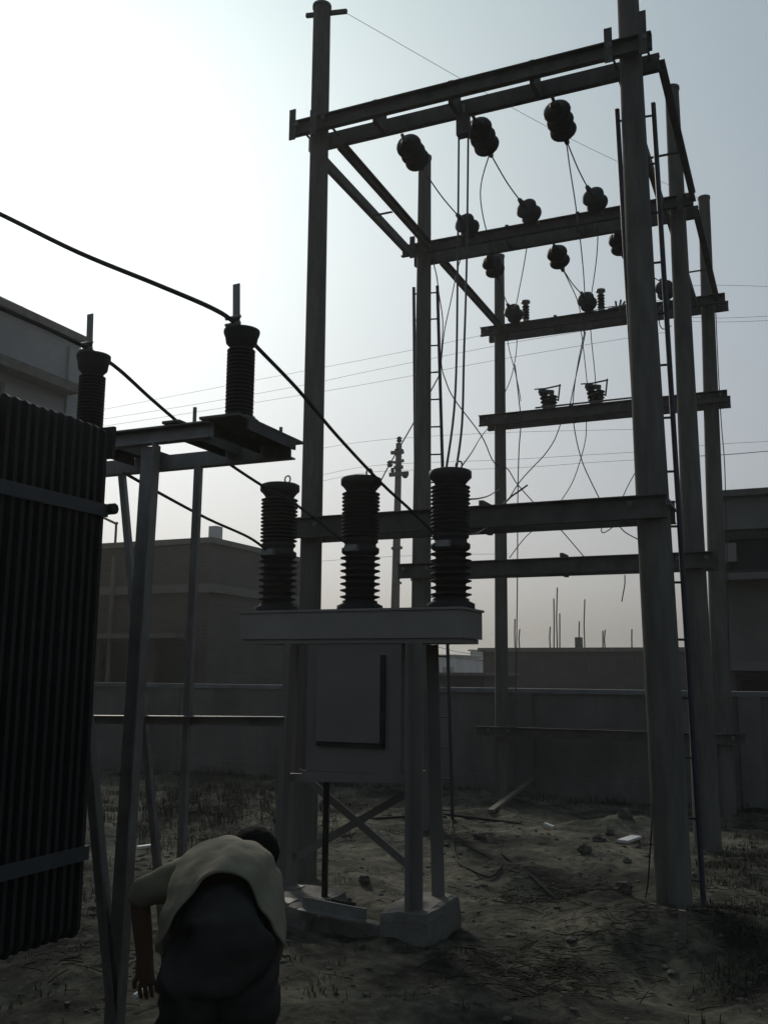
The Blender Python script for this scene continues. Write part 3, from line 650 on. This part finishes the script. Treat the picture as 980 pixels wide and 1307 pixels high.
# ------------------------------------------------------------------ conductors of the gantry
GW = 'thin conductors strung between the gantry insulators'
for i, nm in enumerate(('left', 'middle', 'right')):
    a, b2 = S1[i], S2[i]; m = (a + b2) / 2 - V((0, 0, .03)); wire('conductor', [a, m, b2], .0065, M['wire'], 'short %s conductor between front and middle disc strings' % nm, 'wire', GW)
    a, b2 = S2b[i], S3[i]; m = (a + b2) / 2 - V((0, 0, .03)); wire('conductor', [a, m, b2], .0065, M['wire'], 'short %s conductor between middle and rear disc strings' % nm, 'wire', GW)
T3 = BUSH[2][1]
GD = 'vertical cables down to the right breaker bushing'
wire('dropper_cable', [P(585.5, 160, Y1 + .1), P(584, 330, 6.7), P(581, 500, 6.2), T3 + V((-.03, 0, .0))], .009, M['rod'], 'left of two straight dropper cables above the right breaker bushing', 'cable', GD)
wire('dropper_cable', [P(597.5, 160, Y1 + .1), P(595.5, 330, 6.7), P(592, 450, 6.3), P(589.5, 540, 6.05), T3 + V((.04, 0, .0))], .009, M['rod'], 'right of two straight dropper cables above the right breaker bushing', 'cable', GD)
GJ = 'looping jumper wires of the gantry'
J = [
 ('thin jumper curling down from the front middle disc string', [S1[1], P(615, 228, 7.7), P(613, 252, 8.0), P(617, 280, 8.4), P(624, 306, 8.8), P(634, 345, 9.2), P(640, 372, 9.6)], .0055),
 ('long jumper looping right of middle left pole then down past rear left pole', [P(551, 328, 9.62), P(557, 352, 9.8), P(560, 375, 10), P(565, 412, 10.1), P(563, 462, 10.2), P(569, 487, 10.2), P(580, 510, 10.3), P(614, 556, 10.8), P(630, 590, 11), P(647, 588 + 10, 11.3), P(660, 618, 11.5), P(687, 648, 11.8), P(716, 677, 12), P(746, 712, 12.1)], .0065),
 ('jumper falling from middle cross-arm left disc string to the joint beside pole', [S2[0], P(590, 318, 9.5), P(583, 346, 9.7), P(575, 385, 9.9), P(567, 423, 10.1), P(563, 462, 10.2)], .0055),
 ('slanting wire from second rear cross-arm end to right bushing top', [P(622, 547, 12), P(612, 560, 10.5), P(602, 577, 8), T3 + V((.08, 0, .02))], .0055),
 ('slack wire from right bushing side to rear left pole', [P(600, 637, 5.85), P(612, 636, 7), P(625, 632, 9), P(637, 624, 12.1)], .0055),
 ('small wire loop at right bushing middle flange', [P(600, 682, 5.75), P(608, 681, 5.9), P(614, 678, 6.2), P(622, 672, 6.7)], .0055),
 ('jumper hanging from middle cross-arm to rear left disc string', [P(673, 309, 9.65), P(671, 322, 9.75), P(668, 340, 10), P(663, 366, 10.8), P(657, 392, 11.6), S3[0]], .0055),
 ('wire crossing beside rear left pole below its top cross-arm', [P(660, 425, 12), P(658.5, 450, 12), P(655, 470, 12.05), P(650, 488, 12.1), P(643, 503, 12.15)], .0055),
 ('wire end dangling beside rear left pole', [P(646, 425, 12), P(650, 448, 12), P(656, 470, 12), P(661, 492, 12), P(664.5, 512, 12)], .0055),
 ('long straight vertical wire right of rear left pole down to wall', [P(657, 466, 12), P(662, 510, 12), P(664.5, 540, 12), P(662, 575, 12.05), P(660.5, 640, 12.1), P(660, 740, 12.1), P(658, 900, 12.1), P(657.5, 1010, 12.1)], .0075),
 ('curved wire from left fuse cutout down to low left', [P(717, 535, 12.1), P(708, 560, 12.1), P(695, 580, 12), P(680, 596, 12), P(663, 615, 12), P(649, 637, 12.05)], .0065),
 ('stout short wire stub left above the low cross-arm', [P(641, 645, 12.1), P(652, 634, 12), P(662, 627, 12), P(673, 619, 12)], .011),
 ('wire from middle rear disc clamp up to hidden middle cross-arm string', [S2b[1], P(726, 360, 10.3), P(736, 382, 10.9), P(741, 402, 11.5), P(745, 425, 11.9)], .0055),
 ('long wire falling from front right disc string past middle cross-arm', [S1[2], P(727, 215, 7.9), P(734, 260, 8.4), P(740, 305, 9.2), P(744, 345, 10), P(746, 377, 11)], .0055),
 ('jumper from middle cross-arm right string down to rear middle string', [P(761, 272, 9.4), P(762.5, 300, 9.7), P(761, 328, 10.2), P(758, 352, 10.9), P(754, 378, 11.6)], .0055),
 ('wire from rear middle disc string curving to lower right', [P(750, 400, 12), P(746, 422, 12), P(738, 460, 12), P(732, 500, 12), P(731, 530, 12), P(735, 560, 12), P(743, 590, 12), P(754, 615, 12), P(768, 643, 12.05)], .0065),
 ('wire from rear middle string to right fuse cutout', [P(741, 420, 12), P(745, 452, 12), P(749, 490, 12.05), P(751, 512, 12.1)], .0055),
 ('wire from rear arrester to right fuse cutout top', [P(753, 415, 12), P(755, 440, 12), P(758, 468, 12.05), P(760, 492, 12.15)], .0055),
 ('inner wire falling left from rear middle string to cross-arm', [P(747, 424, 12), P(741, 452, 12), P(733, 488, 12.05), P(727, 517, 12.1)], .0065),
 ('wire curving from right fuse cutout down to low cross-arm left', [P(748, 535, 12.1), P(747, 560, 12), P(740, 588, 12), P(729, 618, 12), P(711, 646, 12.1)], .0055),
 ('wire slanting to low cross-arm beside the thick front pole', [P(812, 600, 12), P(801, 620, 12), P(791, 642, 12.1)], .0055),
 ('small wire loop under the low cross-arm near thick pole', [P(771, 667, 9.6), P(767, 676, 9.6), P(770, 680, 9.6), P(780, 674, 9.7), P(787, 667, 9.8)], .005),
 ('wire slanting right below the low cross-arm to thick pole', [P(787, 668, 9.7), P(797, 679, 9.7), P(811, 687, 9.8), P(822, 693, 9.9)], .0055),
 ('wire slanting left below the low cross-arm', [P(686, 672, 12), P(672, 684, 12), P(661, 697, 12), P(650, 712, 12.1)], .0055),
 ('short wire end hanging from the middle low cross-arm', [P(797, 734, 9.5), P(797, 745, 9.5), P(795, 757, 9.5), P(793, 768, 9.5)], .0055),
 ('thin wire running along rear top cross-arm to the line connector', [P(680, 411, 12.05), P(720, 403, 12.05), P(745, 399, 12.05), P(776, 392, 12.1), P(784, 391, 12.15)], .005),
 ('thin vertical earth wire right of rear right pole', [P(913, 400, 12.3), P(916, 470, 12.3), P(920, 540, 12.3), P(924, 590, 12.3), P(926, 660, 12.3), P(932, 900, 12.3)], .0055),
 ('small wire loop beside right rear disc string', [P(846, 385, 12), P(842, 395, 11.9), P(841, 412, 11.9), P(846, 420, 12), P(856, 416, 12.1)], .006),
]
for lab, pts, r in J: wire('jumper_wire', pts, r * 1.1, M['wire'], lab, 'wire', GJ)
q = aL1(7.48)[0] + V((.24, .02, -.06)); e3 = aR3(7.72)[0]
wire('earth_wire', [q, q.lerp(e3, .5) - V((0, 0, .1)), e3], .0022, M['galv'], 'thin earth wire from front left pole top to rear right pole top', 'wire')

# ------------------------------------------------------------------ far utility pole and sky wires
uy = 26.0; u0 = P(504, 790, uy); u1 = P(509, 566, uy)
t = thing('utility_pole', 'distant utility pole with small arms between the middle and right bushings', 'utility pole', (u0.x, uy, 0))
k = (u1.z + .2) / (u1.z - u0.z); MB().tube([u1, u1 + (u0 - u1) * k], [.09, .16], 12).build('shaft', M['pole'], t)
def ub(px0, py0, px1, py1, w_=.1, nm='arm', m='steel'): MB().bar(P(px0, py0, uy - .12), P(px1, py1, uy - .12), .08, w_).build(nm, M[m], t)
ub(499, 578, 515, 577); ub(498, 590, 512, 590, .07); ub(497, 606, 521, 604, .12); ub(503, 597, 514, 596)
for px, py, r in ((509.5, 561, .09), (497.5, 592, .1), (501, 600, .07), (517, 606, .1), (513, 575, .05), (505, 575, .05), (514, 588, .05)):
    a = P(px, py, uy - .12); MB().lathe([(r * .5, -r), (r, -r * .4), (r * .6, 0), (r, r * .4), (r * .4, r)], a, n=10).build('pin_insulator', M['porcelain'], t)
ub(500, 700, 513, 699, .08); ub(501, 745, 512, 744, .06)
wire('stay_wire', [P(486, 614, uy), P(497, 593, uy), P(527, 541, uy - .5), P(560, 480, uy - 1)], .02, M['wire'], 'slanting wire crossing the distant utility pole', 'wire')
GF = 'faint distant line wires across the sky'
def far(pts, lab, r=.0045, y=22):
    wire('line_wire', [P(a, b, y) for a, b in pts], r, M['wire'], lab, 'wire', GF, k=5, n=5)
far([(-30, 386), (0, 387), (30, 391), (52, 393)], 'short faint wire above the tall left building', .004, 30)
far([(100, 529), (250, 500), (380, 475), (480, 456), (620, 427), (760, 398), (850, 382)], 'highest faint wire sloping behind the stand and poles')
far([(100, 540), (250, 516), (380, 493), (480, 472), (640, 440), (760, 420), (850, 405)], 'second faint wire sloping behind the stand and poles')
far([(100, 549), (250, 526), (380, 505), (480, 488), (620, 462), (760, 438), (850, 424)], 'third faint wire sloping behind the stand and poles')
far([(840, 366), (920, 364), (1010, 367)], 'faint wire at right above the rear cross-arm end', .004)
far([(860, 404), (920, 406), (1010, 402)], 'upper of two close faint wires at right of rear pole', .004)
far([(860, 409), (920, 411), (1010, 408)], 'lower of two close faint wires at right of rear pole', .004)
far([(870, 583), (930, 580), (1010, 573)], 'dark distant wire at right above the right building', .008)
far([(870, 571), (930, 566), (1010, 562)], 'faint distant wire at right just above the dark one', .004)
far([(395, 575), (480, 562), (620, 553), (760, 549), (830, 548)], 'faint level wire behind the right bushing top', .004)
far([(395, 610), (480, 594), (640, 587), (760, 580), (830, 576)], 'faint level wire crossing behind the low jumpers', .004)
far([(395, 618), (480, 602), (640, 598), (760, 590), (830, 586)], 'lowest faint level wire above the low cross-arm', .004)
far([(400, 717), (470, 712), (560, 708), (650, 707)], 'faint far wire below the low cross-arm by the bushings', .004)
far([(560, 826), (590, 833), (630, 836)], 'slack far wire in the gap under the breaker tank', .014, 50)
far([(555, 838), (590, 841), (630, 845)], 'lower slack far wire in the gap under the tank', .014, 50)

# ------------------------------------------------------------------ bent-over man
def skinned(name, verts, edges, rads, m, parent, root=0, sub=2, fold=0):
    me = bpy.data.meshes.new(name); me.from_pydata([tuple(v) for v in verts], edges, []); o = bpy.data.objects.new(name, me); COL.objects.link(o)
    md = o.modifiers.new('skin', 'SKIN'); md.use_smooth_shade = True
    if not me.skin_vertices: 
        bm = bmesh.new(); bm.from_mesh(me); bm.verts.layers.skin.verify(); bm.to_mesh(me); bm.free()
    for i, r in enumerate(rads):
        sv = me.skin_vertices[0].data[i]; sv.radius = r if isinstance(r, tuple) else (r, r); sv.use_root = (i == root)
    ss = o.modifiers.new('sub', 'SUBSURF'); ss.levels = sub; ss.render_levels = sub
    dg = bpy.context.evaluated_depsgraph_get(); dg.update()
    nm = bpy.data.meshes.new_from_object(o.evaluated_get(dg)); bpy.data.objects.remove(o)
    b = MB(); b.v = []
    for v in nm.vertices:
        p = v.co.copy()
        if fold: p = p + v.normal * (fold * noise.noise(V((p.x * 6, p.y * 6, p.z * 17))) + fold * .7 * noise.noise(V((p.x * 13 + p.z * 9, p.y * 13, p.z * 11 - p.x * 8))))
        b.v.append(tuple(p))
    b.f = [tuple(p.vertices) for p in nm.polygons]; b.sm = [True] * len(b.f)
    return b.build(name, m, parent)

K = .93
def DK(x, y, d): return D(x, y, d * K)
O = V((-1.99 * K, 3.09 * K, 0)); fw = V((-.552, .834, 0)); rt = V((.834, .552, 0))
def Lc(r, f, u): return O + rt * r + fw * f + V((0, 0, u))
t = thing('person', 'man bending over with his back to us, tan shirt and dark trousers', 'person', O)
pelvis, spine, chest = DK(281, 1232, 3.36), DK(284, 1170, 3.52), DK(292, 1118, 3.74)
neck, head, crown = DK(314, 1096, 3.92), DK(325, 1090, 4.03), DK(330, 1086, 4.12)
shL, shR = DK(250, 1118, 3.76), DK(338, 1124, 3.76)
elL, wrL = DK(178, 1141, 3.80), DK(186, 1228, 3.78)
elR, wrR = DK(352, 1205, 3.80), DK(335, 1262, 3.98)
hipL, hipR = Lc(-.085, .02, .62), Lc(.085, .02, .62)
knL, knR = Lc(-.10, .2, .33), Lc(.11, .2, .33); anL, anR = Lc(-.10, .03, .08), Lc(.12, .05, .08); toL, toR = Lc(-.12, .2, .035), Lc(.14, .22, .035)
vs = [pelvis, spine, chest, neck, head, crown, shL, elL, wrL, shR, elR, wrR, hipL, knL, anL, toL, hipR, knR, anR, toR]
ra = [.085, .085, .11, .052, .08, .056, .058, .044, .032, .056, .04, .028, .055, .045, .034, .03, .055, .045, .034, .03]
ed = [(0, 1), (1, 2), (2, 3), (3, 4), (4, 5), (2, 6), (6, 7), (7, 8), (2, 9), (9, 10), (10, 11), (0, 12), (12, 13), (13, 14), (14, 15), (0, 16), (16, 17), (17, 18), (18, 19)]
def hand(wr, el, wi):
    d = (wr - el).normalized(); s = d.cross(fw).normalized(); n = s.cross(d)
    pc = wr + d * .05; k = len(vs); vs.append(pc); ra.append((.034, .017)); ed.append((wi, k))
    for j, ln in enumerate((.062, .07, .066, .052)):
        o = (j - 1.5) * .02; p0 = pc + d * .035 + s * o; p1 = p0 + d * ln * .5 + n * .012; p2 = p1 + d * ln * .35 + n * .03
        i0 = len(vs); vs.extend([p0, p1, p2]); ra.extend([.0095, .0088, .0075]); ed.extend([(k, i0), (i0, i0 + 1), (i0 + 1, i0 + 2)])
    p0 = pc - d * .01 + s * -.03; p1 = p0 + d * .03 - s * .018 + n * .015; p2 = p1 + d * .028 + n * .012
    i0 = len(vs); vs.extend([p0, p1, p2]); ra.extend([.012, .0105, .0085]); ed.extend([(k, i0), (i0, i0 + 1), (i0 + 1, i0 + 2)])
hand(wrL, elL, 8); hand(wrR, elR, 11)
skinned('body', vs, ed, ra, M['skin'], t)
# face details on the lowered head
hd = (crown - head).normalized(); fd = (fw * .8 - V((0, 0, .6))).normalized()
b = MB(); b.lathe([(.0, 0), (.02, .0), (.012, .03), (.004, .04)], head + fd * .085 - hd * .01, fd, 10); b.build('nose', M['skin'], t)
for s in (-1, 1):
    e = head + rt * s * .088; MB().lathe([(.022, -.006), (.026, 0), (.018, .008)], e, rt * s, 10).build('ear', M['skin'], t)
# hair: cap of tufts over the back and top of the head
bm = bmesh.new(); bmesh.ops.create_icosphere(bm, subdivisions=4, radius=1.0)
hv = []; hb = MB()
for v in bm.verts:
    k = 1 + .07 * noise.noise(v.co * 5) + .05 * noise.noise(v.co * 14)
    hv.append(DK(324, 1087, 4.02) + V((v.co.x * .098, v.co.y * .102, v.co.z * .094)) * k)
hb.add(hv, [tuple(q.index for q in f.verts) for f in bm.faces], True); bm.free()
hb.build('hair', M['hair'], t)
# trousers
tv = [DK(282, 1200, 3.42), pelvis, hipL, knL, anL, hipR, knR, anR, DK(287, 1136, 3.63)]
tr = [(.165, .13), (.185, .16), (.135, .135), (.105, .105), (.075, .075), (.135, .135), (.105, .105), (.075, .075), (.168, .128)]
skinned('trousers', tv, [(8, 0), (0, 1), (1, 2), (2, 3), (3, 4), (1, 5), (5, 6), (6, 7)], tr, M['trousers'], t, 1, 3, .016)
# shirt: open shell, its hem riding up over the small of the back
ax = [DK(281, 1212, 3.44), DK(283, 1180, 3.5), DK(287, 1148, 3.6), DK(292, 1120, 3.73), DK(300, 1107, 3.84), DK(309, 1099, 3.92)]
half = [(.20, .155), (.198, .155), (.19, .145), (.185, .13), (.14, .1), (.07, .06)]
b = MB(); N = 72; vs2 = []
for i, (c, (hw, hh)) in enumerate(zip(ax, half)):
    d = (ax[min(i + 1, 5)] - ax[max(i - 1, 0)]).normalized(); sd = (rt - d * rt.dot(d)).normalized(); up = sd.cross(d).normalized()
    if up.z < 0: up = -up
    for k in range(N):
        an = 2 * math.pi * k / N; back = max(0, math.sin(an)); w_ = 1 + .035 * math.sin(5 * an + i) + .02 * math.sin(11 * an + 2 * i)
        p = c + sd * hw * math.cos(an) * w_ + up * hh * math.sin(an) * w_
        if i < 3: p = p + d * (.20 - .065 * i) * back ** 2.4 - d * (.01 * (1 - back) if i == 0 else 0)
        vs2.append(p)
rows = []
for k in range(N):
    rows.append(smoothed([vs2[i * N + k] for i in range(6)], 5))
vs2 = []
for i in range(26):
    for k in range(N):
        p = rows[k][i]; nr = (p - ax[min(5, i // 5)]).normalized()
        p = p + nr * (.011 * noise.noise(V((p.x * 9, p.y * 9 + p.x * 4, p.z * 22))) + .008 * noise.noise(V((p.x * 24 + p.z * 12, p.y * 20, p.z * 16)))); vs2.append(p)
fs = [(i * N + k, i * N + (k + 1) % N, (i + 1) * N + (k + 1) % N, (i + 1) * N + k) for i in range(25) for k in range(N)]
b.add(vs2, fs, True); sh = b.build('shirt', M['shirt'], t)
so_ = sh.modifiers.new('cloth', 'SOLIDIFY'); so_.thickness = .012
ss_ = sh.modifiers.new('sub', 'SUBSURF'); ss_.levels = 1; ss_.render_levels = 1
skinned('sleeve', [DK(272, 1116, 3.75), shL, shL.lerp(elL, .5), elL.lerp(shL, .03), elL.lerp(wrL, .16)], [(0, 1), (1, 2), (2, 3), (3, 4)], [.1, .095, .08, .068, .06], M['shirt'], t, 0, 3, .012)
skinned('sleeve', [DK(318, 1120, 3.76), shR, shR.lerp(elR, .5), elR.lerp(shR, .08)], [(0, 1), (1, 2), (2, 3)], [.09, .08, .064, .058], M['shirt'], t, 0, 3, .012)

# ------------------------------------------------------------------ small things on the ground
def lump(name, px, py, size, m, label, cat, group=None, flat=.7):
    c = G(px, py); c.z = gz(c.x, c.y); bm = bmesh.new(); bmesh.ops.create_icosphere(bm, subdivisions=2, radius=1); of = V((random.random() * 9, random.random() * 9, 0))
    b = MB(); vv = [c + V((v.co.x * size, v.co.y * size * .8, v.co.z * size * flat + size * flat * .5)) * 1 + v.co * size * .5 * noise.noise(v.co * 1.4 + of) for v in bm.verts]
    b.add(vv, [tuple(q.index for q in f.verts) for f in bm.faces]); bm.free(); return tag(b.build(name, m, origin=c), label, cat, group)
GS = 'soil clods lying about the yard'
for px, py, s, l in ((797, 1051, .085, 'largest dark clod on the ground left of thick pole base'), (778, 1060, .05, 'small clod left of the largest dark clod'), (763, 1084, .07, 'dark clod mid-yard below the largest one'),
                     (746, 1095, .06, 'dark clod just left of another one mid-yard'), (800, 1103, .04, 'small clod near the thick pole base'), (795, 1150, .07, 'dark clod on the mound left of thick pole base'),
                     (465, 1132, .05, 'dark lump beside the right breaker pad'), (442, 1150, .04, 'small lump between the breaker pads'), (612, 1075, .06, 'clod by the loose cable right of breaker')):
    lump('soil_clod', px, py, s, M['clod'], l, 'clod', GS)
def flat(px0, py0, px1, py1, wd, th, m, name, label, cat, lift=.02):
    a, b2 = G(px0, py0), G(px1, py1); a.z = gz(a.x, a.y) + lift; b2.z = gz(b2.x, b2.y) + lift
    b = MB(); b.bar(a, b2, wd, th); return tag(b.build(name, m, origin=a), label, cat)
flat(794, 1075, 812, 1070, .11, .02, M['scrap'], 'white_scrap', 'white scrap of board on the ground left of thick pole', 'scrap', .05)
flat(695, 1059, 706, 1060, .05, .02, M['scrap'], 'pale_chip', 'small pale chip on the ground mid-yard', 'scrap', .04)
flat(176, 1080, 196, 1077, .05, .02, M['scrap'], 'pale_offcut', 'small pale offcut on the ground beside the stand leg', 'scrap', .06)
a, b2 = G(170, 1298), G(199, 1283); a.z = gz(a.x, a.y) + .05; b2.z = gz(b2.x, b2.y) + .08
tag(MB().tube([a, b2], .012, 8).build('white_stick', M['scrap'], origin=a), 'short white stick on the ground under the man\'s hand', 'stick')
a, b2 = G(626, 1040), G(679, 1012); a.z = gz(a.x, a.y) + .03; b2.z = gz(b2.x, b2.y) + .16
tag(MB().bar(a, b2, .07, .035).build('wooden_plank', M['wood'], origin=a), 'weathered plank lying at the foot of the rear left pole', 'plank')
a = G(870, 1212); a.z = gz(a.x, a.y)
tag(MB().bar(a - V((0, 0, .1)), a + V((.01, 0, .17)), .04, .035, up=V((0, 1, 0))).build('wooden_stake', M['wood'], origin=a), 'short wooden stake in the ground before the thick pole', 'stake')
def gpts(ps, lift=.015):
    o = []
    for p in ps: c = G(*p); c.z = gz(c.x, c.y) + lift; o.append(c)
    return o
wire('loose_cable', gpts([(576, 1045), (577, 1075), (583, 1098), (600, 1112), (625, 1118), (640, 1110), (625, 1095), (598, 1085), (585, 1070)]), .008, M['cable'], 'loose cable coiled on the ground below the slim ladder', 'cable')
wire('loose_cable', gpts([(470, 1050), (520, 1048), (570, 1046), (620, 1050), (665, 1053)]), .015, M['cable'], 'dark cable lying straight across the ground behind the breaker', 'cable')
wire('loose_cable', gpts([(640, 1090), (680, 1118), (720, 1138), (775, 1140)]), .013, M['cable'], 'dark cable lying across the open ground mid-yard', 'cable')
a = aR1(.35)[0]
wire('earth_lead', [a + V((-.1, -.02, .5)), a + V((-.13, -.06, .1)), *gpts([(822, 1140), (800, 1150), (780, 1148)])], .006, M['wire'], 'thin earth lead curving from the thick pole to the soil', 'wire')

# uncountable: pebbles and crumbs, dry weeds
b = MB()
bm = bmesh.new(); bmesh.ops.create_icosphere(bm, subdivisions=1, radius=1); IV = [v.co.copy() for v in bm.verts]; IF = [tuple(q.index for q in f.verts) for f in bm.faces]; bm.free()
for i in range(3200):
    y = random.uniform(2.6, 12.6); x = random.uniform(-6.5, 3.0); c = V((x, y, gz(x, y)))
    s = random.choice((.006, .009, .012, .016, .022, .03)) * random.uniform(.7, 1.3); m3 = Matrix.Rotation(random.uniform(0, 6.28), 3, 'Z')
    sx, sy, sz = random.uniform(.7, 1.3) * s, random.uniform(.7, 1.3) * s, random.uniform(.35, .7) * s
    b.add([c + m3 @ V((q.x * sx, q.y * sy, q.z * sz)) * random.uniform(.75, 1.15) for q in IV], IF)
tag(b.build('soil_crumbs', M['clod']), 'pebbles and soil crumbs strewn over the yard', 'pebbles', kind='stuff')
b = MB()
def tuft(x, y, h, n):
    z = gz(x, y)
    for k in range(n):
        an = random.uniform(0, 6.28); ln = random.uniform(.3, .9) * h; bx, by = x + random.gauss(0, .05), y + random.gauss(0, .05); hh = h * random.uniform(.5, 1)
        p0 = V((bx, by, z - .02)); p1 = V((bx + math.cos(an) * ln * .35, by + math.sin(an) * ln * .35, z + hh * .7)); p2 = V((bx + math.cos(an) * ln, by + math.sin(an) * ln, z + hh))
        s = V((-math.sin(an), math.cos(an), 0)) * .0035
        b.add([p0 - s, p0 + s, p1 + s * .7, p1 - s * .7, p2], [(0, 1, 2, 3), (3, 2, 4)])
for i in range(700):
    c = G(random.gauss(275, 75), random.gauss(1030, 22)); tuft(c.x, c.y, random.uniform(.04, .15), 12)
for i in range(300):
    x = random.uniform(-9, 3); tuft(x, WY - random.uniform(.05, .5), random.uniform(.05, .14), 9)
for i in range(260):
    c = G(random.gauss(955, 40), random.gauss(1150, 50)); tuft(c.x, c.y, random.uniform(.02, .08), 12)
for i in range(110):
    c = G(random.uniform(0, 600), random.uniform(1060, 1290)); tuft(c.x, c.y, random.uniform(.02, .06), 9)
tag(b.build('dry_weeds', M['grass']), 'dry weeds and grass tufts along the wall and mounds', 'weeds', kind='stuff')

b = MB()
for px, py, rx, ry_, n in ((700, 1235, 60, 22, 300), (790, 1200, 40, 14, 120), (935, 1175, 45, 30, 380), (700, 1136, 45, 14, 300), (560, 1060, 60, 14, 160), (300, 1050, 70, 20, 300), (120, 1230, 50, 40, 120), (640, 1180, 120, 40, 60)):
    for k in range(n):
        c = G(random.gauss(px, rx), random.gauss(py, ry_)); an = random.uniform(-.7, .7) + (0 if random.random() < .7 else 1.6); L = random.uniform(.03, .16)
        z = gz(c.x, c.y) + random.uniform(.002, .03); dv = V((math.cos(an), math.sin(an), random.uniform(-.15, .25))) * L
        b.tube([V((c.x, c.y, z)) - dv / 2, V((c.x, c.y, z + .004)) , V((c.x, c.y, z)) + dv / 2], random.uniform(.0018, .004), 3, False)
tag(b.build('straw_litter', M['straw']), 'dark straw and twig litter in patches on the soil', 'litter', kind='stuff')

# ------------------------------------------------------------------ haze
hm = bpy.data.materials.new('thin_dusty_air'); hm.use_nodes = True; n_ = hm.node_tree.nodes; n_.remove(n_['Principled BSDF'])
pv = n_.new('ShaderNodeVolumePrincipled'); pv.inputs['Color'].default_value = (0.93, 0.93, 0.9, 1); pv.inputs['Density'].default_value = 0.0012; pv.inputs['Anisotropy'].default_value = 0.55
hm.node_tree.links.new(pv.outputs[0], n_['Material Output'].inputs['Volume'])
tag(MB().box((-520, -520, -1.6), (520, 520, 14)).build('haze', hm), 'thin pale dusty haze filling the air over the yard', 'haze', kind='stuff')

for o in bpy.data.objects:
    if '_o' in o: del o['_o']
